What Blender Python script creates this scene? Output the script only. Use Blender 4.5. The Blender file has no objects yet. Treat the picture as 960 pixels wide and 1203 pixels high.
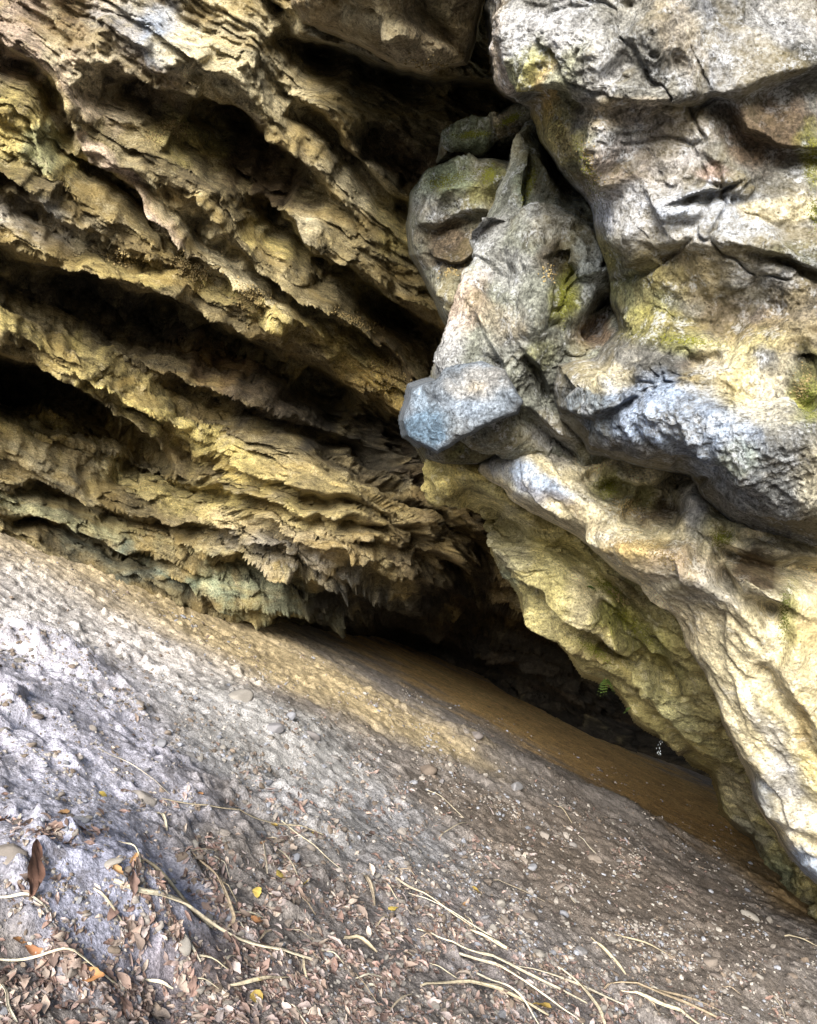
import bpy, math, random
import numpy as np
random.seed(7)
RNG = np.random.default_rng(11)
F, CX, CY, CAMZ = 1042.0, 480.0, 601.5, 1.6
SC = bpy.context.scene
COL = SC.collection
f4 = np.float32

# ------------------------------------------------------------------ noise
_perm = RNG.permutation(256).astype(np.int32); _perm = np.concatenate([_perm, _perm, _perm])
_g = RNG.normal(size=(256, 3)).astype(f4); _g /= np.linalg.norm(_g, axis=1)[:, None]
_jit = RNG.random((256, 3)).astype(f4)

def noise(p):
    """gradient noise, p (N,3) -> about -1..1"""
    p = p.astype(f4); i = np.floor(p).astype(np.int32); f = p - i; i &= 255
    w = f * f * f * (f * (f * 6 - 15) + 10); out = 0
    for dx in (0, 1):
        for dy in (0, 1):
            for dz in (0, 1):
                h = _perm[_perm[_perm[(i[:, 0] + dx) & 255] + ((i[:, 1] + dy) & 255)] + ((i[:, 2] + dz) & 255)]
                g = _g[h]
                d = g[:, 0] * (f[:, 0] - dx) + g[:, 1] * (f[:, 1] - dy) + g[:, 2] * (f[:, 2] - dz)
                wt = (w[:, 0] if dx else 1 - w[:, 0]) * (w[:, 1] if dy else 1 - w[:, 1]) * (w[:, 2] if dz else 1 - w[:, 2])
                out = out + d * wt
    return out * 1.5

def fbm(p, o=5, gain=.5, ridged=False, lac=2.07):
    a, s, t = 1.0, 0, 0
    q = p.astype(f4).copy()
    for k in range(o):
        n = noise(q)
        if ridged: n = 1 - 2 * np.abs(n)
        s = s + a * n; t += a; a *= gain; q = q * lac + 17.3
    return s / t

def cells(p):
    """F1, F2 and cell id"""
    p = p.astype(f4); i = np.floor(p).astype(np.int32); f = p - i
    F1 = np.full(len(p), 9, f4); F2 = F1.copy(); ID = np.zeros(len(p), np.int32)
    for dx in (-1, 0, 1):
        for dy in (-1, 0, 1):
            for dz in (-1, 0, 1):
                h = _perm[_perm[_perm[(i[:, 0] + dx) & 255] + ((i[:, 1] + dy) & 255)] + ((i[:, 2] + dz) & 255)]
                j = _jit[h]
                d = np.sqrt((dx + j[:, 0] - f[:, 0]) ** 2 + (dy + j[:, 1] - f[:, 1]) ** 2 + (dz + j[:, 2] - f[:, 2]) ** 2)
                n = d < F1
                F2 = np.where(n, F1, np.minimum(F2, d)); ID = np.where(n, h, ID); F1 = np.minimum(F1, d)
    return F1, F2, ID

def cracks(p, w=.035):
    F1, F2, _ = cells(p + fbm(p * 2.3, 3)[:, None] * .35); return np.exp(-((F2 - F1) / w) ** 2)

def facets(p, amp_id=1.0):
    """angular broken-rock relief: each cell is a tilted plane"""
    p = p.astype(f4); i = np.floor(p).astype(np.int32); f = p - i
    S = np.full(len(p), 1e-9, f4); V = np.zeros(len(p), f4)
    for dx in (-1, 0, 1):
        for dy in (-1, 0, 1):
            for dz in (-1, 0, 1):
                h = _perm[_perm[_perm[(i[:, 0] + dx) & 255] + ((i[:, 1] + dy) & 255)] + ((i[:, 2] + dz) & 255)]
                j = _jit[h]; g = _g[h]
                v = np.stack([f[:, 0] - dx - j[:, 0], f[:, 1] - dy - j[:, 1], f[:, 2] - dz - j[:, 2]], 1)
                d = (v * v).sum(1); e = np.exp(-30 * d)
                V = V + e * ((v * g).sum(1) * 1.25 + amp_id * (j[:, 0] - .5)); S = S + e
    return V / S

def sstep(a, b, x):
    t = np.clip((x - a) / (b - a), 0, 1); return t * t * (3 - 2 * t)

# ------------------------------------------------------------------ picture-angle helpers (bearing from the standpoint -> place at its own distance)
def P(px, py, t):
    return np.stack([(px - CX) / F * t, t, CAMZ - (py - CY) / F * t], -1)

class Tps:
    def __init__(s, pts):
        a = np.array(pts, float); s.c = a[:, :2] / 1000; z = a[:, 2]; n = len(a)
        K = s.k(s.c, s.c); A = np.zeros((n + 3, n + 3)); A[:n, :n] = K + np.eye(n) * 1e-4
        A[:n, n] = 1; A[:n, n + 1:] = s.c; A[n, :n] = 1; A[n + 1:, :n] = s.c.T
        s.w = np.linalg.solve(A, np.concatenate([z, [0, 0, 0]])); s.n = n
    @staticmethod
    def k(a, b):
        r = np.sqrt(((a[:, None] - b[None]) ** 2).sum(-1)); return np.where(r > 1e-9, r * r * np.log(r + 1e-12), 0)
    def __call__(s, x, y):
        r = np.full(x.shape, s.w[s.n], float) + s.w[s.n + 1] * x / 1000 + s.w[s.n + 2] * y / 1000
        for i in range(s.n):
            d2 = (x / 1000 - s.c[i, 0]) ** 2 + (y / 1000 - s.c[i, 1]) ** 2
            r += s.w[i] * .5 * d2 * np.log(d2 + 1e-12)
        return r

def polydist(x, y, pts, closed=False):
    """unsigned distance, sign by nearest segment (+ = below a left-to-right line), along-parameter 0..1"""
    pts = np.array(pts, float); n = len(pts) if closed else len(pts) - 1
    L = [np.hypot(*(pts[(k + 1) % len(pts)] - pts[k])) for k in range(n)]; T = sum(L); acc = 0
    best = np.full(x.shape, 1e9); sg = np.ones(x.shape); al = np.zeros(x.shape)
    for k in range(n):
        a = pts[k]; b = pts[(k + 1) % len(pts)]; d = b - a; l2 = d @ d + 1e-9
        t = np.clip(((x - a[0]) * d[0] + (y - a[1]) * d[1]) / l2, 0, 1)
        ex = x - a[0] - t * d[0]; ey = y - a[1] - t * d[1]; D = np.hypot(ex, ey)
        cr = d[0] * (y - a[1]) - d[1] * (x - a[0])
        m = D < best; best = np.where(m, D, best); sg = np.where(m, np.where(cr >= 0, 1, -1), sg)
        al = np.where(m, (acc + t * L[k]) / T, al); acc += L[k]
    return best, sg, al

def inside(x, y, pts):
    pts = np.array(pts, float); c = np.zeros(x.shape, bool)
    for k in range(len(pts)):
        a = pts[k]; b = pts[(k + 1) % len(pts)]
        if a[1] == b[1]: continue
        c ^= ((a[1] > y) != (b[1] > y)) & (x < (b[0] - a[0]) * (y - a[1]) / (b[1] - a[1]) + a[0])
    return c

def strokes(x, y, lst):
    """ledges, ridges, grooves: offset of distance in metres (+ = further in)"""
    off = np.zeros(x.shape)
    for s in lst:
        kind, pts, w, a = s[:4]; b = s[4] if len(s) > 4 else a
        p = np.array(pts, float); m = 4 * w
        a = min(a, w * (.0085 if kind == 'ridge' else .014)) if kind in ('ridge', 'ledge') else a
        box = (x > p[:, 0].min() - m) & (x < p[:, 0].max() + m) & (y > p[:, 1].min() - m) & (y < p[:, 1].max() + m)
        if not box.any(): continue
        D, sg, al = polydist(x[box], y[box], pts)
        tp = np.clip(np.minimum(al, 1 - al) * 6 + .25, 0, 1)
        if kind == 'ridge': v = -a * np.exp(-(D / w) ** 2) * tp
        elif kind == 'hollow': v = a * (1 - sstep(0, 1.15, D / w + 0)) * np.minimum(1, tp * 2)
        elif kind == 'groove': v = a * np.exp(-(D / w) ** 2) * tp
        else:   # ledge: lip stands out above the line, hollow below it
            sd = D * sg; st = sstep(-.25 * w, .45 * w, sd)
            v = tp * (-(1 - st) * a * np.exp(-(D / (w * 1.6)) ** 1.3) + st * b * np.exp(-(D / w) ** 1.6))
        off[box] += v
    return off

def blobs(x, y, base, lst, wob):
    c = np.empty(x.shape + (3,)); c[:] = base
    for (bx, by, rx, ry, ang, rgb, st) in lst:
        a = math.radians(ang); dx = x - bx; dy = y - by
        u = (dx * math.cos(a) + dy * math.sin(a)) / rx; v = (-dx * math.sin(a) + dy * math.cos(a)) / ry
        r = np.sqrt(u * u + v * v) + wob * .55
        k = (st * (1 - sstep(.45, 1.15, r)))[..., None]
        c = c * (1 - k) + np.array(rgb) * k
    return c

# ------------------------------------------------------------------ scene helpers
def tag(o, label=None, cat=None, group=None, kind=None):
    if label: o['label'] = label
    if cat: o['category'] = cat
    if group: o['group'] = group
    if kind: o['kind'] = kind
    return o

def link(name, me, mat, parent=None):
    o = bpy.data.objects.new(name, me); COL.objects.link(o)
    if mat: me.materials.append(mat)
    if parent: o.parent = parent
    return o

def np_mesh(name, V, Q, col=None, smooth=True):
    me = bpy.data.meshes.new(name); n = len(V); V = np.ascontiguousarray(V, f4)
    k = Q.shape[1]; m = len(Q)
    me.vertices.add(n); me.vertices.foreach_set('co', V.ravel())
    me.loops.add(m * k); me.loops.foreach_set('vertex_index', np.ascontiguousarray(Q, np.int32).ravel())
    me.polygons.add(m); me.polygons.foreach_set('loop_start', np.arange(0, m * k, k, dtype=np.int32))
    me.polygons.foreach_set('use_smooth', np.full(m, smooth))
    me.update(calc_edges=True)
    if col is not None:
        at = me.color_attributes.new('tint', 'FLOAT_COLOR', 'POINT')
        c = np.ones((n, 4), f4); c[:, :3] = col; at.data.foreach_set('color', c.ravel())
    me.validate()
    return me

def axis(lo, a, b, hi, step, g=1.12):
    mid = list(np.arange(a, b, step)); l = []; s = step; v = a
    while v > lo: s *= g; v -= s; l.append(v)
    r = []; s = step; v = mid[-1]
    while v < hi: s *= g; v += s; r.append(v)
    return np.array(l[::-1] + mid + r)

def gnormals(V):
    du = np.gradient(V, axis=1); dv = np.gradient(V, axis=0)
    n = np.cross(du, dv); n /= np.linalg.norm(n, axis=-1, keepdims=True) + 1e-9
    # towards the open mouth of the cave
    s = np.sign((n * (np.array([0, 0, CAMZ]) - V)).sum(-1, keepdims=True)); s[s == 0] = 1
    return n * s

# ------------------------------------------------------------------ ground surface
def gz_base(x, y):
    xs = 14 * np.tanh(x / 14)
    yy = np.clip(y, 0, 26)
    return -.5 * xs - .08 * yy - .0009 * yy * yy * 0

def ray_ground0(px, py):
    u = (px - CX) / F; v = (py - CY) / F
    return CAMZ / np.maximum(v - .5 * u + (-.08), .02)

def gpt(px, py):
    t = ray_ground0(px, py); return ((px - CX) / F * t, t)

# named lumps and hollows of the floor: picture bearing, radius m, height m
LUMPS = [(45, 868, .13, -.16), (25, 840, .22, .10), (70, 905, .25, .06), (185, 915, .3, .05), (130, 1010, .28, .09), (95, 1090, .30, .13),
         (165, 1100, .16, .09), (30, 1060, .3, .07), (190, 1040, .1, -.08), (215, 1075, .12, -.07), (20, 1000, .22, .06), (290, 850, .35, .07), (350, 870, .3, .07),
         (270, 905, .25, -.07), (330, 905, .25, -.06), (240, 960, .2, .05), (300, 975, .18, -.06), (560, 885, .45, .10), (640, 920, .5, .12), (740, 965, .6, .12),
         (60, 770, .3, .07), (30, 750, .35, .08), (120, 800, .3, .05), (10, 880, .15, .05), (400, 940, .3, -.04), (175, 1165, .14, -.09), (250, 1040, .12, -.05),
         (440, 870, .4, .05), (90, 690, .6, .07), (200, 760, .4, .05)]
EDGE = [gpt(a, b) for a, b in [(380, 800), (470, 838), (545, 873), (645, 918), (745, 963), (820, 1000), (900, 1050)]]

def gz(x, y):
    sh = x.shape; x = x.ravel().astype(float); y = y.ravel().astype(float)
    z = gz_base(x, y)
    p = np.stack([x, y, np.zeros_like(x)], 1)
    wx = noise(p * 1.7) * .12; wy = noise(p * 1.7 + 9.2) * .12
    near = 1 - sstep(9, 16, y)
    for (a, b, r, h) in LUMPS:
        h *= 1.05; gx, gy = gpt(a, b); d = ((x + wx - gx) ** 2 + (y + wy - gy) ** 2) / r ** 2
        z += h * np.exp(-d)
    # broken edge of the mound towards the smooth cave floor
    D, sg, al = polydist(x + wx * 2, y + wy * 2, EDGE)
    z -= 0.0
    z += .07 * np.exp(-(D / .35) ** 2)
    z += near * .10 * noise(p * .55) + near * .05 * fbm(p * 1.3 + 3, 3)
    # downhill erosion and clods
    q = p @ np.array([[.9, .3, 0], [-.3, .55, 0], [0, 0, 1]])
    cl = fbm(p * 4.2 + 5, 4, .55, True)
    amt = .45 + .55 * sstep(-.2, .5, noise(p * .8 + 31))
    z += (.018 + .026 * near) * cl * amt
    z += .022 * fbm(q * 11, 4, .65) * (.4 + near)
    z += .04 * near * facets(p * 3.4 + fbm(p * 3, 2)[:, None] * .4, .6) * sstep(-.3, .3, noise(p * 1.1 + 90))
    z += .020 * near * facets(p * 10) * sstep(-.2, .2, noise(p * 2 + 7))
    F1, F2, _ = cells(p * 9 + noise(p * 6)[:, None] * .3)
    z += (.03 + .035 * (x < 0)) * np.maximum(0, .42 - F1) * sstep(-.1, .4, noise(p * 1.6 + 71)) * (.3 + near) * 2
    z += .004 * fbm(p * 45, 3, .6)
    return z.reshape(sh)

# ------------------------------------------------------------------ materials
def new_mat(name):
    m = bpy.data.materials.new(name); m.use_nodes = True; nt = m.node_tree
    b = nt.nodes['Principled BSDF']; return m, nt, b

def N(nt, t, **kw):
    n = nt.nodes.new(t)
    for k, v in kw.items():
        if k in n.inputs.keys(): n.inputs[k].default_value = v
        else: setattr(n, k, v)
    return n

def ramp(nt, fac, stops):
    r = nt.nodes.new('ShaderNodeValToRGB'); e = r.color_ramp.elements
    while len(e) < len(stops): e.new(.5)
    for q, (p, c) in zip(e, stops):
        q.position = p; q.color = (c, c, c, 1) if isinstance(c, (int, float)) else (*c, 1)
    nt.links.new(fac, r.inputs[0]); return r.outputs[0]

def mix(nt, typ, fac, a, b):
    n = nt.nodes.new('ShaderNodeMix'); n.data_type = 'RGBA'; n.blend_type = typ
    for s, v in ((n.inputs[0], fac), (n.inputs[6], a), (n.inputs[7], b)):
        if isinstance(v, (int, float)): s.default_value = v
        elif isinstance(v, tuple): s.default_value = (*v, 1)
        else: nt.links.new(v, s)
    return n.outputs[2]

def rock_mat(name, speck=(.62, .62, .60), speck_amt=.5, dark=(.03, .025, .018), dark_amt=.5, bump=.7, scale=1.0, streak=None, warm=(.40, .29, .12), warm_amt=.35, rough=.85):
    m, nt, b = new_mat(name); L = nt.links.new
    geo = nt.nodes.new('ShaderNodeNewGeometry'); at = N(nt, 'ShaderNodeAttribute', attribute_name='tint')
    mp = nt.nodes.new('ShaderNodeMapping'); L(geo.outputs['Position'], mp.inputs[0])
    if streak: mp.inputs['Rotation'].default_value = streak[0]; mp.inputs['Scale'].default_value = streak[1]
    def nz(s, d=6, r=.6, dist=.0, src=None):
        n = N(nt, 'ShaderNodeTexNoise', Scale=s * scale, Detail=d, Roughness=r, Distortion=dist); L(src or mp.outputs[0], n.inputs['Vector']); return n.outputs[0]
    n1 = nz(3, 8, .7, .2); n2 = nz(15, 8, .74, 0); n3 = nz(60, 5, .75, 0, geo.outputs['Position']); n4 = nz(1.6, 6, .6, 1.0)
    n5 = nz(7, 9, .76, .1, geo.outputs['Position'])
    c = mix(nt, 'MULTIPLY', 1, at.outputs[0], ramp(nt, n1, [(.32, .38), (.5, .9), (.68, 1.5)]))
    c = mix(nt, 'MULTIPLY', 1, c, ramp(nt, n2, [(.3, .4), (.5, 1.0), (.7, 1.6)]))
    c = mix(nt, 'MULTIPLY', 1, c, ramp(nt, n3, [(.34, .5), (.5, 1.0), (.66, 1.6)]))
    lum = nt.nodes.new('ShaderNodeRGBToBW'); L(at.outputs[0], lum.inputs[0]); lr = ramp(nt, lum.outputs[0], [(.03, .02), (.22, 1)])
    fw = mix(nt, 'MULTIPLY', 1, ramp(nt, n4, [(.48, 0), (.62, 1)]), (warm_amt,) * 3); fw = mix(nt, 'MULTIPLY', 1, fw, lr)
    c = mix(nt, 'MIX', fw, c, warm)
    fs = mix(nt, 'MULTIPLY', 1, ramp(nt, n5, [(.53, 0), (.62, 1)]), (speck_amt,) * 3)
    fs = mix(nt, 'MULTIPLY', 1, fs, ramp(nt, n3, [(.42, 0), (.55, 1)]))
    fs = mix(nt, 'MULTIPLY', 1, fs, lr); c = mix(nt, 'MIX', fs, c, speck)
    vor = N(nt, 'ShaderNodeTexVoronoi', Scale=26 * scale, feature='DISTANCE_TO_EDGE'); L(mp.outputs[0], vor.inputs['Vector'])
    fd = mix(nt, 'MULTIPLY', 1, ramp(nt, n2, [(.34, 1), (.43, 0)]), (dark_amt,) * 3)
    c = mix(nt, 'MIX', fd, c, dark)
    L(c, b.inputs['Base Color']); b.inputs['Roughness'].default_value = rough
    b.inputs['Specular IOR Level'].default_value = .25
    # relief too fine for the mesh
    vp = N(nt, 'ShaderNodeTexVoronoi', Scale=38 * scale); L(geo.outputs['Position'], vp.inputs['Vector'])
    c2 = mix(nt, 'MULTIPLY', 1, c, ramp(nt, vp.outputs[0], [(.08, .45), (.3, 1)])); L(c2, b.inputs['Base Color'])
    h = mix(nt, 'ADD', .8, n2, n3); h = mix(nt, 'ADD', .25, h, vp.outputs[0])
    h2 = mix(nt, 'ADD', .35, h, n1)
    bp = N(nt, 'ShaderNodeBump', Strength=bump, Distance=.08); L(h2, bp.inputs['Height']); L(bp.outputs[0], b.inputs['Normal'])
    return m

# ------------------------------------------------------------------ rock sheets
BED = np.array([[.80, .30, -.42], [-.25, .95, .15], [.42, .05, .82]])   # rows: along strike, inwards, across the beds
BED = BED / np.linalg.norm(BED, axis=1)[:, None]

def relief_cave(p, t):
    b = p @ BED.T.astype(f4)
    w = fbm(p * .5, 3) * .55
    beds = np.stack([b[:, 0] * .30, b[:, 1] * .55, b[:, 2]], 1)
    # stepped beds: saw teeth of uneven height with overhanging lips
    c = b[:, 2] * 1.9 + w * 2.2 + .8 * noise(beds * 1.1)
    k = np.floor(c); fr = c - k
    amp = .5 + .5 * np.sin(k * 12.9898) * np.sin(k * 4.1)
    saw = (fr ** 1.6) * amp
    c2 = b[:, 2] * 6.3 + w * 5 + 1.6 * noise(beds * 3.1 + 4); k2 = np.floor(c2); fr2 = c2 - k2
    saw2 = fr2 ** 1.4 * (.5 + .5 * np.sin(k2 * 7.7))
    low = sstep(8.6, 10.5, t)       # thin broken beds low down, long folds higher up
    wv = fbm(p * .9, 3)[:, None]
    r = np.stack([b[:, 0] * .30, b[:, 1] * .5, b[:, 2] * 1.6], 1) + wv * .3
    h = .14 * (saw - .3) * (.5 + low) + .09 * (saw2 - .3) * (.35 + low)
    h += .22 * fbm(r * 1.0 + 3, 2, .5) + .30 * fbm(r * 1.6 + 40, 6, .56, True)
    q = np.stack([b[:, 0] * .45, b[:, 1] * .9, b[:, 2] * 2.2], 1)
    h += (.10 + .07 * low) * facets(q * 2.4 + wv * .6) + (.055 + .045 * low) * facets(q * 5.5 + 7 + wv)
    h += .05 * fbm(np.stack([b[:, 0] * 2.4, b[:, 1] * 5, b[:, 2] * 7], 1), 5, .66, True) + .05 * fbm(p * 5, 6, .68) + .018 * facets(q * 14 + 3)
    return h

def relief_wall(p, t, a=1.0):
    q = p * np.array([1, 1, 1.0])
    wv = fbm(p * 1.5, 3)[:, None]
    wv = fbm(p * 1.5, 3)[:, None]
    h = .10 * fbm(q * 1.0 + 8, 3, .5) + .10 * facets(q * 1.5 + wv * .3, .5) + .04 * facets(q * 3.8 + wv * .4, .6)
    rg = sstep(-.3, .35, noise(p * 1.3 + 60))
    h += (.022 + .034 * rg) * fbm(p * 5.5, 6, .70) + (.006 + .018 * rg) * fbm(p * 18, 4, .72, True) + .010 * facets(q * 14 + wv)
    h -= .045 * cracks(q * 1.3 + 2, .03) * sstep(-.05, .25, noise(p * .9 + 33))
    return h * a

def relief_smooth(p, t):
    wv = fbm(p * 1.2, 3)[:, None]; e = np.array([.50, .25, -.83]); al = p @ e; q = p - np.outer(al, e) * .72
    h = .10 * fbm(q * 1.3 + 30, 3) + .06 * facets(q * 1.8 + wv * .3, .4) + .03 * facets(q * 4.8 + wv * .4, .5) + .05 * fbm(q * 3.2 + wv * .3, 6, .62, True)
    return (h + .012 * fbm(p * 16, 4, .68) - .03 * cracks(q * 1.3 + 3, .03) * sstep(-.1, .2, noise(p * .9 + 3))).astype(f4)

def build_sheet(name, xs, ys, depth, relief, colour, mat, parent=None, cut=None, warp=1.0, base=None):
    X, Y = np.meshgrid(xs, ys)
    p0 = np.stack([X.ravel() / 60, Y.ravel() / 60, np.full(X.size, 3.3)], 1)
    wa = fbm(p0, 3) ; wb = fbm(p0 + 40, 3); wc = fbm(p0 * 4 + 9, 3)
    WX = X + (wa * 9 * warp + wc * 1.5 * min(warp, .6)).reshape(X.shape); WY = Y + (wb * 9 * warp - wc * 1.5 * min(warp, .6)).reshape(X.shape)
    t = depth(WX, WY, X, Y)
    V = P(X, Y, t); ts = t.copy()
    tq = t.copy()
    for _ in range(22):
        if _ == 5: tq = ts.copy()
        ts[1:-1] = .25 * ts[:-2] + .5 * ts[1:-1] + .25 * ts[2:]; ts[:, 1:-1] = .25 * ts[:, :-2] + .5 * ts[:, 1:-1] + .25 * ts[:, 2:]
    n = gnormals(P(X, Y, ts if base is None else base(X, Y)))
    v = V.reshape(-1, 3); nn = n.reshape(-1, 3)
    wide = np.maximum(1, np.gradient(X, axis=1).ravel() / 3)
    h = relief(v.astype(f4), t.ravel())
    gx = np.gradient(tq, axis=1) / np.gradient(X, axis=1); gy = np.gradient(tq, axis=0) / np.gradient(Y, axis=0)
    steep = np.hypot(gx, gy) / (ts / F)          # metres inwards per metre across: calm the relief where the face turns away
    h = h * (1 / (1 + (steep / 8.5) ** 2)).ravel()
    v2 = v + nn * h[:, None]
    col = colour(WX, WY, v.astype(f4), fbm(p0 * 2.2 + 77, 4).reshape(X.shape)).reshape(-1, 3)
    H, W = X.shape; idx = np.arange(H * W).reshape(H, W)
    Q = np.stack([idx[:-1, :-1], idx[1:, :-1], idx[1:, 1:], idx[:-1, 1:]], -1).reshape(-1, 4)
    if cut is not None:
        ok = cut(WX, WY, t).ravel(); Q = Q[ok[Q].all(1)]
        used = np.zeros(H * W, bool); used[Q.ravel()] = True; rm = np.cumsum(used) - 1
        v2 = v2[used]; col = col[used]; Q = rm[Q]
    me = np_mesh(name, v2, Q, np.clip(col, .004, .95))
    return link(name, me, mat, parent)

def body(poly, D, w=45, R=.8, sl=.10, st=()):
    tps = Tps(D)
    def depth(WX, WY, X, Y, plain=False):
        d, _, _ = polydist(WX, WY, poly, True); ins = inside(WX, WY, poly); sd = np.where(ins, d, -d)
        k = 1 - np.clip(sd / w, 0, 1); t = tps(np.clip(X, -300, 1300), np.clip(Y, -300, 1400))
        t = t + R * (1 - np.sqrt(np.maximum(0, 1 - k * k * .995))) + np.where(sd < 0, -sd * sl * 3.2, 0)
        return np.maximum(.8, t + (0 if plain else strokes(WX, WY, st)))
    def cut(WX, WY, t):
        d, _, _ = polydist(WX, WY, poly, True); ins = inside(WX, WY, poly)
        return ins | (d < 7)
    return depth, cut

# rock colours; the darkest also serve as painted shade in cave recesses
LW = (.50, .50, .52); BW = (.42, .52, .72); BL = (.20, .27, .36); GR = (.30, .30, .29); DG = (.13, .13, .12); TAN = (.42, .34, .22); YEL = (.62, .51, .20)
PAL = (.70, .62, .42); OCH = (.42, .28, .09); OLV = (.20, .20, .06); MOS = (.30, .30, .05); BRN = (.11, .07, .04); RST = (.30, .14, .06); PNK = (.60, .47, .38); BLK = (.03, .025, .02)
GRN = (.26, .32, .22)

# ---- cave ceiling and back wall
ceil_D = Tps([(-500, -400, 5.8), (0, -400, 6.0), (480, -400, 6.0), (960, -400, 6.0), (1500, -400, 6), (0, 0, 6.7), (300, 0, 6.8), (570, 0, 7.1), (960, 0, 7.5), (-500, 0, 5.4),
              (0, 200, 7.4), (300, 200, 7.6), (600, 200, 7.9), (960, 200, 9.5), (0, 400, 8.4), (300, 400, 8.7), (520, 400, 9.2), (-500, 400, 7.0), (0, 500, 9.2), (250, 560, 10.0), (500, 560, 10.6),
              (600, 620, 11.6), (560, 660, 12.2), (0, 630, 9.6), (250, 725, 11.3), (310, 745, 12.4), (390, 775, 16), (470, 740, 19), (520, 800, 22), (400, 690, 11.5), (490, 705, 13.2), (560, 740, 20), (700, 880, 22), (630, 700, 13), (800, 920, 24), (760, 800, 23),
              (880, 985, 22), (960, 1100, 20), (-500, 700, 7.5), (-200, 900, 9), (100, 1000, 12), (500, 1200, 16), (1200, 700, 20), (1500, 1300, 20), (1500, 200, 10)])
CST = [
    ('ledge', [(338, 20), (365, 46), (420, 66), (480, 84), (560, 100), (650, 125)], 34, .40, 1.3),
    ('hollow', [(225, 120), (290, 165), (350, 215)], 56, .8), ('ledge', [(180, 88), (240, 108), (310, 140), (360, 182), (400, 225)], 26, .35, .5),
    ('hollow', [(180, 105), (120, 95)], 30, .35),
    ('ledge', [(80, 165), (130, 198), (190, 244), (245, 300), (300, 350)], 15, .30, .7),
    ('ridge', [(-20, 5), (55, 70), (105, 140), (185, 225), (245, 290), (300, 330), (350, 370)], 20, .50),
    ('ledge', [(-60, 45), (0, 58), (48, 78), (85, 130), (100, 175)], 20, .2, .8),
    ('ledge', [(-80, 262), (0, 278), (60, 302), (130, 328), (200, 345), (270, 375), (335, 402), (385, 440)], 40, .55, 1.5),
    ('hollow', [(0, 320), (90, 350), (180, 375), (260, 400), (330, 435)], 34, .7),
    ('ridge', [(60, 280), (130, 300), (200, 312), (290, 348), (350, 385), (410, 425), (470, 480), (510, 520)], 17, .50),
    ('ledge', [(-160, 395), (0, 412), (55, 428), (110, 462), (160, 500), (215, 535)], 42, .50, 2.4), ('hollow', [(-150, 430), (0, 450), (60, 465)], 40, 1.8),
    ('ridge', [(-60, 375), (0, 380), (90, 405), (160, 450), (230, 500), (300, 545), (350, 575)], 20, .45),
    ('hollow', [(360, 430), (420, 490), (470, 540)], 66, 1.5), ('ledge', [(335, 395), (400, 440), (450, 475), (505, 505)], 30, .3, .8),
    ('ledge', [(300, 205), (355, 265), (420, 320), (470, 360), (520, 400)], 30, .45, 1.1),
    ('hollow', [(440, 350), (500, 400), (520, 430)], 30, .7),
    ('ridge', [(340, 230), (400, 280), (460, 330), (505, 370)], 14, .3),
    ('ledge', [(350, 105), (400, 150), (440, 205), (500, 245)], 26, .35, .8), ('hollow', [(430, 160), (490, 200)], 30, .6),
    ('ridge', [(330, 120), (360, 190), (420, 220), (470, 260)], 24, .35),
    ('ridge', [(165, 160), (210, 190), (255, 235)], 24, .35), ('ridge', [(325, 243), (360, 258), (385, 275)], 17, .35),
    ('ledge', [(215, 215), (260, 265), (330, 320), (420, 380), (480, 430)], 18, .3, .7),
    ('ridge', [(230, 240), (300, 300), (380, 350), (430, 400)], 13, .35),
    ('ledge', [(0, 215), (60, 240), (130, 275), (190, 300)], 20, .25, .5),
    ('ridge', [(0, 110), (30, 150), (60, 200), (80, 230)], 26, .35),
    ('ledge', [(-20, 190), (30, 205), (60, 240)], 14, .2, .4),
    ('ledge', [(180, 420), (260, 450), (340, 480), (430, 540), (500, 600)], 26, .3, .9),
    ('ledge', [(100, 430), (180, 480), (240, 520), (320, 560), (400, 590)], 12, .15, .45),
    ('ledge', [(0, 560), (80, 575), (160, 600), (260, 620), (340, 640), (440, 690)], 14, .25, .6),
    ('ledge', [(0, 600), (60, 610), (130, 640), (200, 650)], 12, .2, .6),
    ('ledge', [(60, 510), (140, 535), (220, 560), (330, 590), (430, 610), (520, 650), (600, 690)], 14, .25, .5),
    ('ledge', [(240, 640), (320, 665), (400, 690), (460, 700)], 18, .3, .9),
    ('ridge', [(100, 640), (160, 665), (230, 690), (300, 700), (360, 720)], 14, .3),
    ('ledge', [(300, 722), (400, 728), (500, 748), (600, 780), (700, 830)], 30, .5, 2.6),
    ('ledge', [(420, 560), (480, 590), (540, 620), (600, 640)], 16, .3, .7), ('ledge', [(400, 615), (460, 632), (520, 655), (590, 670)], 12, .2, .5), ('ledge', [(330, 560), (400, 585), (470, 618), (540, 640)], 11, .2, .5),
    ('ledge', [(300, 600), (380, 640), (480, 670), (600, 720), (680, 770)], 20, .3, 1.2),
    ('ridge', [(100, 30), (160, 60), (240, 70), (330, 60)], 40, .4),
]
def ceil_depth(WX, WY, X, Y):
    t = ceil_D(np.clip(X, -500, 1500), np.clip(Y, -400, 1250))
    q = np.stack([X.ravel() / 70, Y.ravel() / 55, np.full(X.size, 8.1)], 1)
    m = (.85 + .9 * fbm(q, 3)).reshape(X.shape)      # the ledges swell and die out along their run
    return np.maximum(2.4, t + strokes(WX, WY, CST) * np.clip(m, .15, 1.7) * (t / 8) ** .5)
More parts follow.
